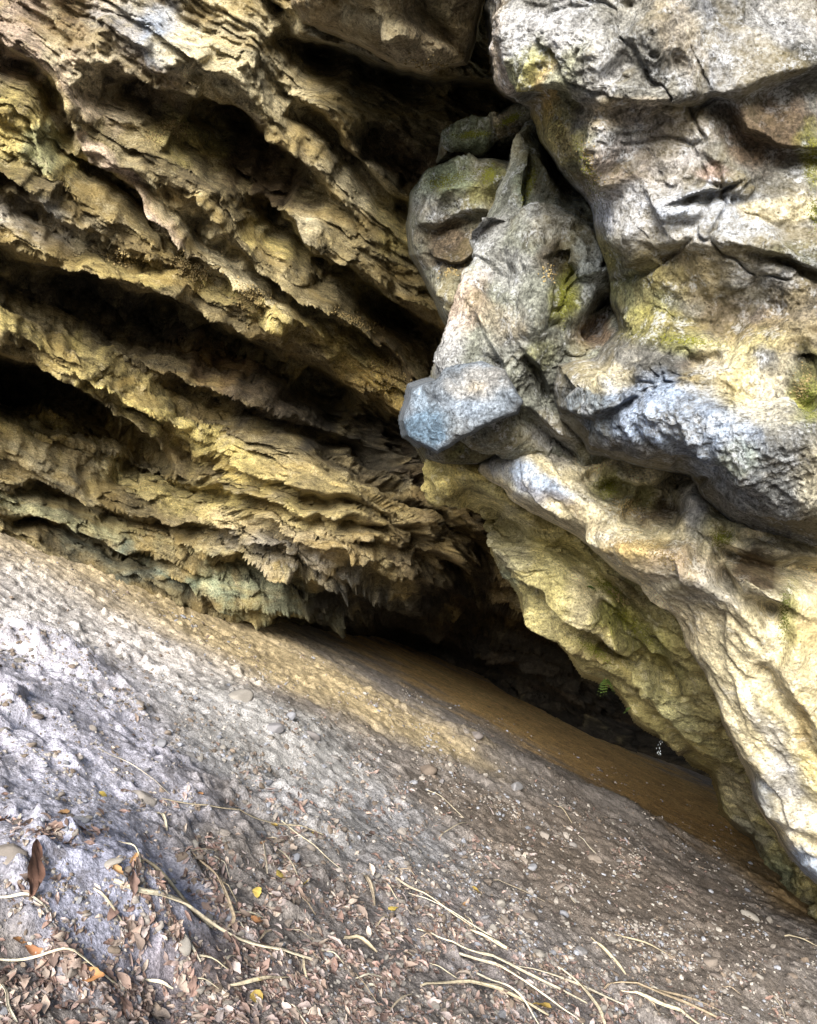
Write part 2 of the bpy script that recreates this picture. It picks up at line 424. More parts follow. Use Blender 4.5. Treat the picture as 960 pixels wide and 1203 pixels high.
CCB = [(120, 60, 130, 70, 20, PNK, .8), (30, 40, 60, 60, 40, PNK, .8), (90, 25, 40, 30, 0, OCH, .5), (170, 30, 70, 45, 0, LW, .8), (210, 40, 40, 40, 0, BW, .7), (270, 60, 80, 60, 20, PAL, .9), (150, 90, 120, 40, 30, PAL, .7), (380, 30, 80, 30, 20, PAL, .5), (280, 330, 60, 20, 30, PAL, .6), (330, 90, 60, 30, 35, PAL, .7),
       (40, 150, 70, 60, 50, YEL, .8), (60, 160, 25, 35, 30, GRN, .6), (180, 110, 70, 26, 20, BRN, .7), (300, 175, 105, 50, 38, (.07, .045, .025), .9), (230, 150, 60, 30, 30, OLV, .5), (420, 60, 80, 35, 25, DG, .6),  # dark blobs in the hollows: dark brown rock plus painted shade
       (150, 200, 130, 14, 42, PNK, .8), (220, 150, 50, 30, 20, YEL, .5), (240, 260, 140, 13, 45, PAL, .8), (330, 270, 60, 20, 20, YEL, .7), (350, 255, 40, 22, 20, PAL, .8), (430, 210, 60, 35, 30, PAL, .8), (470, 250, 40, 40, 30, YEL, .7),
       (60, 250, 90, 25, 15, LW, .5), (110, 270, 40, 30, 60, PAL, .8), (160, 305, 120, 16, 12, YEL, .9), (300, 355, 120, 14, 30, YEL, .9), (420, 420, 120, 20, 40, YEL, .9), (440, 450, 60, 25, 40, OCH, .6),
       (130, 355, 190, 30, 18, (.07, .06, .05), .85), (20, 450, 120, 36, 14, (.05, .035, .02), .9), (470, 180, 70, 40, 30, BRN, .8), (470, 390, 60, 50, 45, BRN, .6), (60, 380, 110, 16, 18, YEL, .8), (160, 450, 140, 30, 32, YEL, .95), (260, 520, 120, 24, 35, YEL, .9), (280, 430, 90, 26, 30, RST, .45), (340, 475, 100, 44, 26, (.07, .06, .05), .85), (440, 520, 120, 60, 28, (.06, .052, .04), .92),  # near-black blobs below the ledges: recess shade painted into the tint
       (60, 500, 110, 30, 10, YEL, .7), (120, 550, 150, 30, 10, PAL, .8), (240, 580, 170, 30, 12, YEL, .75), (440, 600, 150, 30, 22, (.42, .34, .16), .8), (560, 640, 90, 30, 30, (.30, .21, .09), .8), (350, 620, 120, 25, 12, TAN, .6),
       (80, 600, 150, 18, 14, GRN, .4), (170, 662, 120, 20, 20, (.20, .25, .21), .8), (330, 700, 130, 30, 18, GRN, .7), (350, 650, 100, 20, 18, LW, .4), (470, 720, 120, 50, 20, DG, .8), (560, 560, 90, 60, 20, BRN, .7), (510, 640, 120, 50, 28, (.13, .095, .05), .8), (350, 705, 110, 22, 20, (.12, .115, .08), .7), (480, 745, 150, 40, 25, BLK, .9), (650, 790, 230, 90, 25, BLK, .97), (760, 880, 150, 60, 30, BLK, .97), (560, 700, 70, 40, 25, BLK, .7)]  # dark and black blobs: gloom of the deep cave painted into the tint
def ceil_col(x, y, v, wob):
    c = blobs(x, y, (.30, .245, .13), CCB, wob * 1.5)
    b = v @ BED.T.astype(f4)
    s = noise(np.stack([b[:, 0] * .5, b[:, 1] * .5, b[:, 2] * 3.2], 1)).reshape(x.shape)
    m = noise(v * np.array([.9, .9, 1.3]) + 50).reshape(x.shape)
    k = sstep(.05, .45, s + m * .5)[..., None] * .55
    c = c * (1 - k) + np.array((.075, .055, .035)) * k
    return c
M_CAVE = rock_mat('cave_rock', speck=(.62, .54, .36), speck_amt=.6, dark=(.02, .016, .01), dark_amt=.6, bump=.8, streak=((0, .45, .1), (.5, .8, 1.3)), warm=(.46, .32, .10), warm_amt=.35)
xs = axis(-6000, -60, 720, 7000, 1.6); ys = axis(-7000, -30, 960, 2600, 1.6)
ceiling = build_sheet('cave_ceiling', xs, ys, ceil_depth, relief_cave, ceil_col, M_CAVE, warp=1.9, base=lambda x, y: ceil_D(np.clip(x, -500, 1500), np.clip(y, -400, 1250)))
tag(ceiling, kind='structure')

# ---- rock masses of the right side
M_WALL = rock_mat('lichen_rock', speck=(.72, .75, .82), speck_amt=.75, dark=(.05, .045, .03), dark_amt=.5, bump=.75, warm=(.42, .33, .13), warm_amt=.35)
M_FLANK = rock_mat('flowstone_rock', speck=(.75, .69, .50), speck_amt=.6, dark=(.05, .045, .02), dark_amt=.45, bump=.6, streak=((0, .8, .2), (.45, .8, 1.2)), warm=(.45, .38, .12), warm_amt=.3)
M_BUTT = rock_mat('cream_rock', speck=(.78, .76, .70), speck_amt=.7, dark=(.12, .09, .04), dark_amt=.35, bump=.5, streak=((0, -.5, .2), (.9, .8, .45)), warm=(.50, .42, .20), warm_amt=.25)
M_BLUE = rock_mat('blue_rock', speck=(.30, .35, .42), speck_amt=.35, dark=(.05, .06, .07), dark_amt=.35, bump=.5, warm=(.33, .30, .25), warm_amt=.25)

def mass(name, label, cat, poly, D, st, base, cb, mat, w=45, R=.8, sl=.10, rel=1.0, step=1.5, warp=1.0):
    d, c = body(poly, D, w, R, sl, st)
    a = np.array(poly, float)
    x0, y0 = np.maximum(a.min(0) - 30, (-80, -90)); x1, y1 = np.minimum(a.max(0) + 30, (1060, 1290))
    xs = axis(a[:, 0].min() - 30, x0, min(x1, a[:, 0].max() + 30), a[:, 0].max() + 30, step)
    ys = axis(a[:, 1].min() - 30, y0, min(y1, a[:, 1].max() + 30), a[:, 1].max() + 30, step)
    def colf(x, y, v, wob):
        cc = blobs(x, y, base, cb, wob)
        m = fbm(v * 1.6 + 20, 3).reshape(x.shape); k = sstep(.15, .5, m)[..., None] * .35
        return cc * (1 - k) + np.array(DG) * k
    r = relief_wall if isinstance(rel, (int, float)) else rel
    rr = (lambda v, t: relief_wall(v, t, rel)) if isinstance(rel, (int, float)) else rel
    o = build_sheet(name, xs, ys, d, rr, colf, mat, cut=c, warp=warp, base=lambda x, y: d(x, y, x, y, True))
    tag(o, label, cat)
    return o, d

def relief_flank(p, t):
    b = p @ BED.T.astype(f4); wv = fbm(p * 1.1, 3)[:, None]
    r = np.stack([b[:, 0] * .22, b[:, 1] * .5, b[:, 2] * 1.7], 1) + wv * .2
    q = np.stack([b[:, 0] * .5, b[:, 1] * .8, b[:, 2] * 1.6], 1)
    h = .12 * fbm(r * 1.3 + 12, 2) + .17 * fbm(r * 2.0 + 5, 6, .57, True) + .09 * facets(q * 2.3 + wv * .4, .7) + .045 * facets(q * 5.5 + wv, .6)
    return h + .028 * fbm(p * 7, 5, .68) + .012 * facets(q * 15)

far = 2600
overhang, d_over = mass('rock_overhang', 'huge pale grey lichened overhanging rock filling the upper right, bulging out over the cave mouth', 'rock',
    [(572, -40), (573, 10), (580, 60), (590, 102), (624, 124), (634, 165), (662, 200), (690, 240), (702, 275), (716, 335), (728, 385), (700, 415), (655, 428), (648, 455), (655, 490), (690, 528), (760, 552), (808, 560), (828, 588), (868, 622), (960, 640), (1080, 650), (far, 700), (far, -2600), (560, -2600), (566, -400)],
    [(600, 0, 4.0), (960, 0, 3.6), (600, 100, 4.2), (750, 60, 3.6), (960, 200, 3.7), (720, 250, 4.0), (850, 250, 3.7), (740, 400, 4.05), (820, 430, 3.85), (900, 400, 3.8), (670, 450, 4.2), (720, 520, 4.2), (900, 520, 3.7), (960, 620, 4.1), (850, 600, 4.2), (1300, 300, 3.4), (1300, -300, 3.2), (700, -300, 3.6), (1300, 700, 4)],
    [('ledge', [(590, 100), (640, 96), (690, 104), (740, 122), (790, 124), (845, 108), (900, 96), (990, 80)], 34, .12, .07),
     ('ridge', [(590, 10), (640, 40), (720, 60), (800, 50)], 40, .12),
     ('groove', [(745, 0), (740, 50), (728, 100)], 14, .10),
     ('ledge', [(845, 100), (880, 150), (930, 175), (990, 180)], 30, .05, .12),
     ('ledge', [(640, 105), (665, 150), (690, 200), (705, 260)], 14, .0, .16),
     ('ridge', [(725, 120), (705, 200), (710, 260), (735, 300)], 22, .12),
     ('ledge', [(800, 236), (830, 226), (870, 208)], 8, .05, .08),
     ('ledge', [(700, 268), (760, 296), (820, 285), (900, 290), (990, 330)], 34, .06, .04),
     ('ridge', [(830, 290), (880, 300), (960, 340)], 16, .08),
     ('ledge', [(880, 292), (930, 306), (990, 330)], 16, .06, .08),
     ('groove', [(740, 350), (800, 362), (870, 372), (930, 355)], 26, .12),
     ('groove', [(800, 418), (825, 424), (848, 418)], 10, .12),
     ('groove', [(940, 430), (948, 470), (960, 480)], 14, .18),
     ('ridge', [(650, 432), (700, 434), (760, 432)], 12, .16),
     ('ledge', [(652, 478), (690, 490), (720, 480), (745, 460)], 14, .12, .12),
     ('ridge', [(720, 480), (790, 500), (870, 520), (990, 520)], 60, .34),
     ('ridge', [(850, 560), (900, 585), (990, 590)], 34, .20),
     ('groove', [(785, 548), (815, 552), (830, 570)], 15, .35),
     ('groove', [(735, 60), (770, 90), (800, 60)], 20, .08)],
    (.20, .195, .18), [(650, 60, 100, 60, 10, (.55, .55, .57), .9), (600, 50, 25, 70, 0, PNK, .6), (850, 60, 90, 60, 40, (.36, .38, .44), .7), (930, 20, 60, 40, 0, LW, .6), (800, 40, 60, 35, 60, TAN, .5), (660, 120, 30, 90, 30, OLV, .6), (645, 100, 16, 50, 20, OCH, .7),
         (655, 160, 40, 30, 50, YEL, .6), (690, 180, 25, 50, 20, OLV, .5), (700, 300, 40, 50, 10, (.36, .32, .10), .7), (770, 380, 60, 30, 10, (.34, .30, .09), .7), (900, 400, 60, 30, 10, (.50, .42, .18), .7), (860, 450, 30, 50, 20, (.62, .52, .22), .7), (640, 75, 20, 40, 30, (.30, .30, .08), .7), (940, 300, 40, 20, 0, (.16, .16, .09), .7), (905, 150, 70, 50, 10, BRN, .85), (740, 130, 70, 20, 0, TAN, .6), (775, 180, 70, 60, 0, (.50, .48, .50), .7), (720, 220, 50, 60, 0, PNK, .5), (760, 255, 100, 45, 10, (.58, .61, .70), .95), (840, 200, 30, 14, 0, (.5, .3, .3), .4),
         (860, 250, 100, 38, 0, (.54, .62, .80), .95), (920, 245, 60, 20, 0, PAL, .8), (955, 180, 20, 40, 0, MOS, .6), (800, 320, 70, 35, 0, TAN, .6), (890, 325, 50, 18, 10, LW, .8), (750, 340, 50, 50, 30, MOS, .4), (870, 375, 70, 30, 0, BRN, .6), (940, 380, 50, 60, 0, TAN, .6),
         (800, 400, 70, 20, 10, OLV, .6), (830, 425, 40, 14, 0, BRN, .7), (705, 440, 55, 22, 10, PAL, .8), (690, 480, 50, 30, 20, BL, .6), (760, 480, 60, 50, 30, BW, .9), (850, 440, 60, 40, 60, PAL, .6), (865, 470, 14, 40, 20, YEL, .8), (810, 450, 20, 15, 0, (.55, .4, .1), .7),
         (840, 510, 90, 60, 20, BW, .9), (900, 470, 60, 40, 0, PAL, .6), (930, 500, 70, 60, 0, GR, .5), (900, 560, 90, 40, 10, (.42, .44, .46), .7), (950, 460, 25, 40, 0, MOS, .8), (945, 440, 20, 25, 0, BLK, .8), (870, 540, 30, 20, 0, GRN, .5), (780, 540, 40, 15, 10, GR, .6), (960, 560, 30, 60, 0, PAL, .5)],
    M_WALL, w=55, R=.7, sl=.08)

buttress, d_butt = mass('rock_buttress', 'smooth cream and white rock buttress tapering down the right edge under the grey bulge', 'rock',
    [(600, 470), (575, 520), (560, 552), (600, 588), (680, 632), (745, 680), (795, 722), (830, 785), (862, 860), (900, 950), (930, 1004), (962, 1040), (1060, 1130), (1400, 1400), (far, 1700), (far, 500), (900, 500)],
    [(570, 540, 5.2), (640, 560, 5.0), (700, 600, 4.9), (780, 640, 4.7), (900, 660, 4.5), (850, 780, 5.0), (930, 900, 5.4), (960, 1030, 6.2), (800, 720, 5.0), (1300, 800, 5.0), (1300, 1300, 7), (960, 700, 4.6), (800, 490, 5.8), (960, 520, 5.6), (1300, 500, 5.8), (700, 480, 5.8), (900, 600, 4.9)],
    [('ledge', [(700, 560), (760, 575), (800, 560)], 14, .05, .15), ('ledge', [(570, 560), (640, 600), (720, 650), (790, 700)], 14, .12, .15),
     ('ridge', [(800, 570), (820, 600), (845, 640)], 14, .30), ('groove', [(800, 545), (790, 580), (780, 610)], 15, .2), ('groove', [(735, 590), (760, 605), (800, 620)], 24, .25),
     ('ledge', [(840, 640), (880, 655), (960, 660), (1020, 665)], 22, .1, .45), ('ridge', [(710, 640), (780, 660), (850, 690), (900, 700)], 20, .25), ('ledge', [(850, 660), (880, 690), (920, 710)], 18, .1, .35),
     ('groove', [(690, 545), (710, 570), (735, 590)], 12, .2), ('ridge', [(800, 730), (860, 850), (910, 950), (960, 1030)], 24, .15), ('ledge', [(900, 760), (940, 830), (990, 900)], 24, .12, .12), ('groove', [(900, 700), (915, 740), (905, 790)], 14, .10), ('ledge', [(905, 955), (935, 965), (970, 975)], 12, .1, .12)],
    PAL, [(620, 560, 70, 22, 30, BW, .9), (590, 530, 25, 25, 0, GR, .7), (655, 520, 30, 25, 20, LW, .6), (670, 600, 90, 12, 30, BRN, .6), (715, 570, 25, 25, 20, OLV, .7), (700, 600, 30, 22, 40, PAL, .8), (760, 600, 50, 25, 10, BRN, .85), (740, 585, 40, 20, 10, OLV, .6), (815, 600, 20, 45, -20, LW, .9), (845, 630, 30, 25, 0, OLV, .5),
          (770, 650, 60, 18, 10, OCH, .7), (800, 665, 60, 20, 0, PNK, .6), (830, 690, 80, 20, 10, LW, .5), (890, 670, 40, 20, 20, BRN, .9), (930, 650, 60, 16, 0, BLK, .7), (840, 740, 40, 50, 40, TAN, .5), (830, 760, 30, 90, -25, TAN, .4), (870, 800, 40, 90, -25, PAL, .9), (925, 720, 16, 50, 0, MOS, .6), (945, 740, 20, 30, 0, OCH, .5),
          (940, 800, 30, 70, -20, (.45, .38, .24), .6), (930, 930, 30, 60, -25, LW, .8), (915, 870, 14, 60, -25, LW, .7), (950, 1010, 25, 40, -30, BW, .9), (900, 930, 12, 40, -30, BW, .6), (955, 900, 20, 40, 0, YEL, .6), (940, 850, 12, 30, 0, OCH, .5)],
    M_BUTT, w=70, R=.7, sl=.09, rel=relief_smooth)

flank, d_flank = mass('rock_flank', 'yellow green folded rock flank running diagonally down to the cave floor behind the buttress', 'rock',
    [(500, 528), (503, 560), (512, 586), (548, 590), (584, 606), (583, 645), (602, 672), (622, 728), (655, 748), (690, 790), (728, 808), (745, 843), (800, 880), (838, 908), (852, 952), (884, 980), (905, 1035), (938, 1062), (962, 1092), (1030, 1140), (1400, 1400), (far, 1800), (far, 560), (700, 480), (600, 470), (520, 500)],
    [(510, 560, 5.7), (600, 560, 5.6), (600, 640, 6.3), (680, 700, 6.4), (640, 740, 7.0), (760, 780, 7.0), (740, 830, 8.2), (830, 850, 8.0), (830, 900, 10), (880, 960, 11.5), (905, 1035, 12.3), (945, 1080, 10.6), (1030, 1140, 9.2), (1000, 900, 7.5), (900, 800, 6.4), (1300, 1300, 8), (1300, 800, 7), (960, 560, 8), (800, 500, 7.5), (1300, 500, 8), (960, 700, 7.4), (600, 480, 6.8), (700, 560, 7.0)],
    [('ridge', [(505, 540), (515, 565), (540, 585)], 10, .25), ('groove', [(545, 570), (580, 600), (610, 620)], 12, .35), ('ledge', [(560, 575), (620, 615), (690, 660), (750, 710), (800, 770)], 20, .0, .45),
     ('ridge', [(600, 620), (640, 650), (690, 690), (720, 720)], 17, .40), ('ledge', [(615, 660), (650, 700), (700, 735), (760, 770)], 15, .25, .40), ('ridge', [(600, 640), (640, 690), (680, 730)], 10, .25), ('ledge', [(700, 690), (750, 730), (800, 790)], 14, .1, .35),
     ('groove', [(700, 745), (760, 770), (810, 800)], 14, .4), ('ridge', [(640, 715), (700, 760), (760, 810), (830, 880)], 16, .35), ('ledge', [(740, 800), (790, 840), (830, 890), (850, 920)], 12, .2, .3), ('ridge', [(780, 800), (830, 850), (880, 930), (905, 990)], 20, .45),
     ('groove', [(838, 890), (865, 930), (890, 975)], 10, .3), ('ledge', [(855, 950), (890, 985), (925, 1030)], 14, .2, .4)],
    (.56, .49, .23), [(520, 560, 30, 35, 0, YEL, .9), (600, 640, 20, 50, 0, GR, .5), (660, 670, 70, 24, 35, (.62, .56, .28), .9), (690, 700, 40, 20, 60, PAL, .7), (600, 680, 16, 30, 0, GRN, .6), (720, 710, 30, 20, 0, MOS, .7), (760, 740, 70, 25, 40, OLV, .7), (730, 690, 40, 12, 30, BRN, .5),
        (640, 740, 30, 20, 30, LW, .4), (760, 790, 70, 16, 35, YEL, .7), (800, 830, 90, 20, 48, (.60, .57, .30), .9), (800, 872, 50, 8, 10, BRN, .8), (830, 880, 40, 20, 50, YEL, .7), (870, 920, 25, 50, -20, PAL, .6), (880, 980, 30, 30, 0, GR, .6), (915, 1030, 30, 40, -20, GRN, .7), (700, 760, 40, 14, 30, BRN, .6), (945, 1070, 30, 30, 0, DG, .6), (585, 560, 60, 14, 30, YEL, .7)],
    M_FLANK, w=34, R=.7, sl=.12, rel=relief_flank)

slab, d_slab = mass('rock_slab', 'tall leaning grey green rock slab with a pink tinged left edge, above the blue wedge block', 'rock',
    [(628, 132), (606, 168), (588, 215), (574, 262), (562, 305), (540, 350), (527, 385), (518, 420), (512, 452), (530, 500), (600, 545), (680, 560), (760, 530), (800, 400), (780, 260), (700, 190), (660, 140)],
    [(630, 150, 5.0), (600, 250, 4.9), (560, 340, 4.8), (525, 420, 4.7), (640, 300, 4.75), (690, 350, 4.8), (620, 420, 4.6), (600, 500, 4.9), (700, 250, 5.0), (740, 450, 4.8), (650, 500, 5.0)],
    [('groove', [(640, 150), (652, 190), (668, 225), (682, 240)], 15, .55), ('ridge', [(605, 200), (600, 240), (575, 290), (545, 350)], 12, .15), ('ledge', [(560, 300), (590, 270), (612, 215), (625, 165)], 12, .05, .15), ('ridge', [(640, 240), (625, 290), (640, 340), (620, 400)], 26, .20), ('groove', [(650, 300), (655, 320), (670, 335)], 14, .25),
     ('ledge', [(560, 372), (572, 400), (590, 440), (606, 470)], 10, .05, .12), ('groove', [(600, 300), (580, 350), (585, 390), (600, 420)], 10, .10), ('ridge', [(655, 250), (690, 300), (700, 330)], 18, .15), ('ledge', [(620, 415), (640, 440), (650, 470)], 14, .08, .2), ('groove', [(725, 345), (700, 380), (690, 400)], 14, .5),
     ('ledge', [(612, 470), (640, 500), (690, 540)], 18, .05, .3), ('ridge', [(630, 480), (650, 500), (665, 530)], 10, .15)],
    (.27, .28, .24), [(545, 370, 25, 60, 30, PNK, .8), (530, 420, 22, 40, 20, LW, .8), (585, 280, 14, 60, 25, LW, .6), (600, 320, 30, 30, 0, LW, .5), (620, 200, 16, 50, 20, GRN, .5), (655, 200, 20, 40, -30, BRN, .8), (640, 270, 30, 30, 0, LW, .5), (690, 310, 30, 40, 0, (.42, .46, .48), .8), (665, 345, 20, 40, 0, MOS, .9), (645, 310, 20, 20, 0, BRN, .6), (600, 400, 40, 50, 20, GR, .6), (590, 380, 40, 25, 20, TAN, .5), (700, 390, 30, 20, 0, RST, .5), (640, 420, 30, 30, 0, OLV, .6), (645, 515, 40, 25, 30, LW, .7)],
    M_WALL, w=26, R=.5, sl=.10)

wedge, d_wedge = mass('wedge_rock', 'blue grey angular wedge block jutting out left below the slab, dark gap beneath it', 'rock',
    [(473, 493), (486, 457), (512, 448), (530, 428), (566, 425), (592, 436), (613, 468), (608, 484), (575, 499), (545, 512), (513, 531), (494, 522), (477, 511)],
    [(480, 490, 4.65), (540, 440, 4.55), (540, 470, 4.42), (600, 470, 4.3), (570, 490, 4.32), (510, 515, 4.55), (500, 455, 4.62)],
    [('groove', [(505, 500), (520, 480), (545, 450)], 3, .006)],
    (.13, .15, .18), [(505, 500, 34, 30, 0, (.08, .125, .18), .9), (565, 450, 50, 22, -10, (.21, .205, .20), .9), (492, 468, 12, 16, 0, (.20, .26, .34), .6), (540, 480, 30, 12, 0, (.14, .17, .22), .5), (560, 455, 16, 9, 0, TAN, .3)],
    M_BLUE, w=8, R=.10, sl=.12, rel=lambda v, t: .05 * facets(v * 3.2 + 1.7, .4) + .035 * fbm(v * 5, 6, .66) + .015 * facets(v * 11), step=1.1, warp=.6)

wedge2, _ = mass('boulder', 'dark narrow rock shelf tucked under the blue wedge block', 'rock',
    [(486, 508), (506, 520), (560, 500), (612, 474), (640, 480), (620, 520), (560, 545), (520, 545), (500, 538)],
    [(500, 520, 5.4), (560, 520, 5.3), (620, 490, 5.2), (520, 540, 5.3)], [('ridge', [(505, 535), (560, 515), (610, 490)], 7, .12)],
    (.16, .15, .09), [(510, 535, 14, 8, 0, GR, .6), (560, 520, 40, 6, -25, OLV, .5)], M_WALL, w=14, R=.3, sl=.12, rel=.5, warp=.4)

b1, _ = mass('boulder', 'rounded mossy grey boulder with brown underside, wedged left of the leaning slab', 'rock',
    [(481, 262), (486, 225), (505, 203), (535, 188), (575, 184), (606, 190), (612, 230), (590, 270), (570, 310), (545, 355), (524, 380), (512, 350), (495, 320), (484, 300)],
    [(490, 250, 5.8), (540, 200, 5.6), (600, 200, 5.6), (540, 300, 5.7), (520, 370, 5.6), (590, 260, 5.5)],
    [('ridge', [(485, 265), (510, 225), (560, 210), (600, 205)], 16, .15), ('ledge', [(484, 262), (510, 268), (545, 250), (580, 250)], 22, .08, .14), ('ridge', [(500, 335), (525, 352), (540, 350)], 10, .12), ('ledge', [(500, 300), (530, 310), (560, 300)], 10, .05, .1)],
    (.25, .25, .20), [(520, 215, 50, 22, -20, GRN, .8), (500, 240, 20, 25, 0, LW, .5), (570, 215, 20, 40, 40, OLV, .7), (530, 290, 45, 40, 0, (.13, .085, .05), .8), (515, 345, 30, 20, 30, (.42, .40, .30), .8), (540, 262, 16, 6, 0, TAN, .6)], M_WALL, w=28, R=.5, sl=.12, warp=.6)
b2, _ = mass('boulder', 'small flat topped mossy boulder resting above the rounded boulder, under the dark crevice', 'rock',
    [(515, 190), (522, 160), (545, 148), (585, 142), (615, 120), (634, 122), (632, 150), (612, 180), (585, 186), (550, 184)],
    [(530, 170, 6.0), (580, 160, 5.9), (620, 140, 5.6)], [('ridge', [(525, 160), (570, 152), (610, 135)], 10, .15), ('ledge', [(520, 172), (560, 172), (600, 165), (625, 150)], 9, .05, .2), ('groove', [(580, 145), (582, 175)], 6, .12)],
    (.24, .24, .18), [(550, 158, 35, 12, -5, GRN, .8), (600, 145, 25, 12, -20, TAN, .7), (560, 180, 50, 8, 0, BRN, .7)], M_WALL, w=20, R=.4, sl=.12, warp=.6)
b3, _ = mass('boulder', 'brown rough boulder hanging at the top of the cave roof above the dark crevice', 'rock',
    [(342, -60), (346, 8), (360, 26), (400, 40), (436, 56), (470, 74), (505, 84), (545, 74), (556, 40), (562, 0), (560, -60)],
    [(360, 0, 4.6), (450, 20, 4.4), (500, 70, 4.7), (550, 0, 4.6), (450, -60, 4.0)], [('ridge', [(400, 20), (450, 40), (500, 60)], 16, .10), ('groove', [(495, -20), (503, 20), (540, 60)], 9, .15), ('groove', [(380, -10), (400, 20), (440, 30)], 8, .08)],
    (.34, .27, .17), [(430, 20, 60, 25, 30, PAL, .6), (520, 20, 30, 30, 0, (.28, .24, .14), .7), (500, 60, 30, 20, 0, TAN, .7), (380, 0, 30, 20, 0, BRN, .5)], M_CAVE, w=24, R=.5, sl=.12, rel=.9)

# ------------------------------------------------------------------ ground sheet
def ground_col(x, y, px, py):
    sh = x.shape; p = np.stack([x.ravel(), y.ravel(), np.zeros(x.size)], 1)
    w = fbm(p * 1.4, 4).reshape(sh)
    c = blobs(px, py, (.25, .225, .215), [
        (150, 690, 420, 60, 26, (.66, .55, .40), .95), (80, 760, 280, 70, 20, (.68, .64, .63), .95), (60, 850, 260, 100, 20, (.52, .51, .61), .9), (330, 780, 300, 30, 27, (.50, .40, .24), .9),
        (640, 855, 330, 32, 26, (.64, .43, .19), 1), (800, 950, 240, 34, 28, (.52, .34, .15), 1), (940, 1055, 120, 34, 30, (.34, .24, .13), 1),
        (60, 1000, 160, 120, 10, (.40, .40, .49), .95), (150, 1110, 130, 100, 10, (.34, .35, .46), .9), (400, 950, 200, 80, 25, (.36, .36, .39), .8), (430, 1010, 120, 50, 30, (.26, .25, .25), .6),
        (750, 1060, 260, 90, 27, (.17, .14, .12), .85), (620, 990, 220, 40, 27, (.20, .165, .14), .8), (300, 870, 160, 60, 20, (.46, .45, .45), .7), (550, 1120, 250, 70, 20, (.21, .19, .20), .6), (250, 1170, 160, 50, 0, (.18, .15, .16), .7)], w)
    return c
us = axis(-1.6, -.50, .50, 1.6, .0017, 1.1); 
vy = [1.3]
while vy[-1] < 34: vy.append(vy[-1] * (1.0042 if vy[-1] > 1.9 else 1.01))
U, YY = np.meshgrid(us, np.array(vy)); XX = U * YY
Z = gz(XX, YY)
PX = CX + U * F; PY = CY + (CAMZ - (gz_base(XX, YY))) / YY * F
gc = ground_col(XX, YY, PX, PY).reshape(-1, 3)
H, W = XX.shape; idx = np.arange(H * W).reshape(H, W)
Q = np.stack([idx[:-1, :-1], idx[:-1, 1:], idx[1:, 1:], idx[1:, :-1]], -1).reshape(-1, 4)
V1 = np.stack([XX, YY, Z], -1).reshape(-1, 3)
ax = np.concatenate([-np.geomspace(300, 3, 26), np.linspace(-2.5, 2.5, 11), np.geomspace(3, 300, 26)])
AX, AY = np.meshgrid(ax, ax); AZ = gz_base(AX, AY) - .25 + .0 * AX
AZ = np.where(AY < 1.2, AZ + .22, AZ)
h2, w2 = AX.shape; i2 = np.arange(h2 * w2).reshape(h2, w2) + len(V1)
Q2 = np.stack([i2[:-1, :-1], i2[:-1, 1:], i2[1:, 1:], i2[1:, :-1]], -1).reshape(-1, 4)
V2 = np.stack([AX, AY, AZ], -1).reshape(-1, 3)
def ground_mat():
    m, nt, b = new_mat('cave_soil'); L = nt.links.new
    geo = nt.nodes.new('ShaderNodeNewGeometry'); at = N(nt, 'ShaderNodeAttribute', attribute_name='tint'); pos = geo.outputs['Position']
    def nz(s, d, r, dist=0):
        n = N(nt, 'ShaderNodeTexNoise', Scale=s, Detail=d, Roughness=r, Distortion=dist); L(pos, n.inputs['Vector']); return n.outputs[0]
    n1 = nz(2.5, 8, .65, .4); n2 = nz(16, 8, .7); n3 = nz(90, 4, .7); n4 = nz(6, 8, .7, .5)
    c = mix(nt, 'MULTIPLY', 1, at.outputs[0], ramp(nt, n1, [(.3, .7), (.5, 1), (.7, 1.3)]))
    c = mix(nt, 'MULTIPLY', 1, c, ramp(nt, n2, [(.3, .5), (.5, 1), (.7, 1.5)]))
    c = mix(nt, 'MULTIPLY', 1, c, ramp(nt, n3, [(.35, .6), (.5, 1), (.65, 1.5)]))
    c = mix(nt, 'MIX', ramp(nt, n4, [(.36, .55), (.46, 0)]), c, (.09, .075, .065))
    L(c, b.inputs['Base Color']); b.inputs['Roughness'].default_value = .95; b.inputs['Specular IOR Level'].default_value = .15
    h = mix(nt, 'ADD', .7, n2, n3); bp = N(nt, 'ShaderNodeBump', Strength=.9, Distance=.03); L(h, bp.inputs['Height']); L(bp.outputs[0], b.inputs['Normal'])
    return m
gcol = np.concatenate([gc, np.tile((.26, .24, .21), (len(V2), 1))])
M_SOIL = ground_mat()
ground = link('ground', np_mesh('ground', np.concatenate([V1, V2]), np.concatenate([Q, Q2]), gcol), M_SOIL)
tag(ground, kind='structure')
# fast lookup of the built floor
lus, lvy = us, np.log(np.array(vy))
def ghit(px, py):
    """place on the floor seen along this bearing"""
    px = np.atleast_1d(np.asarray(px, float)); py = np.atleast_1d(np.asarray(py, float))
    u = (px - CX) / F; v = (py - CY) / F; t = np.clip(CAMZ / np.maximum(v - .5 * u - .08, .02), 1.4, 30)
    for k in range(6):
        z = glook(u * t, t); zr = CAMZ - v * t; g = v - .5 * u - .08
        t = np.clip(t + (zr - z) / np.maximum(g, .03) * .8, 1.4, 30)
    return np.stack([u * t, t, glook(u * t, t)], 1)
def glook(x, y):
    fu = np.interp(x / y, us, np.arange(len(us))); fv = np.interp(np.log(y), lvy, np.arange(len(lvy)))
    i = np.clip(fv.astype(int), 0, H - 2); j = np.clip(fu.astype(int), 0, W - 2); a = fv - i; b = fu - j
    return Z[i, j] * (1 - a) * (1 - b) + Z[i + 1, j] * a * (1 - b) + Z[i, j + 1] * (1 - a) * b + Z[i + 1, j + 1] * a * b
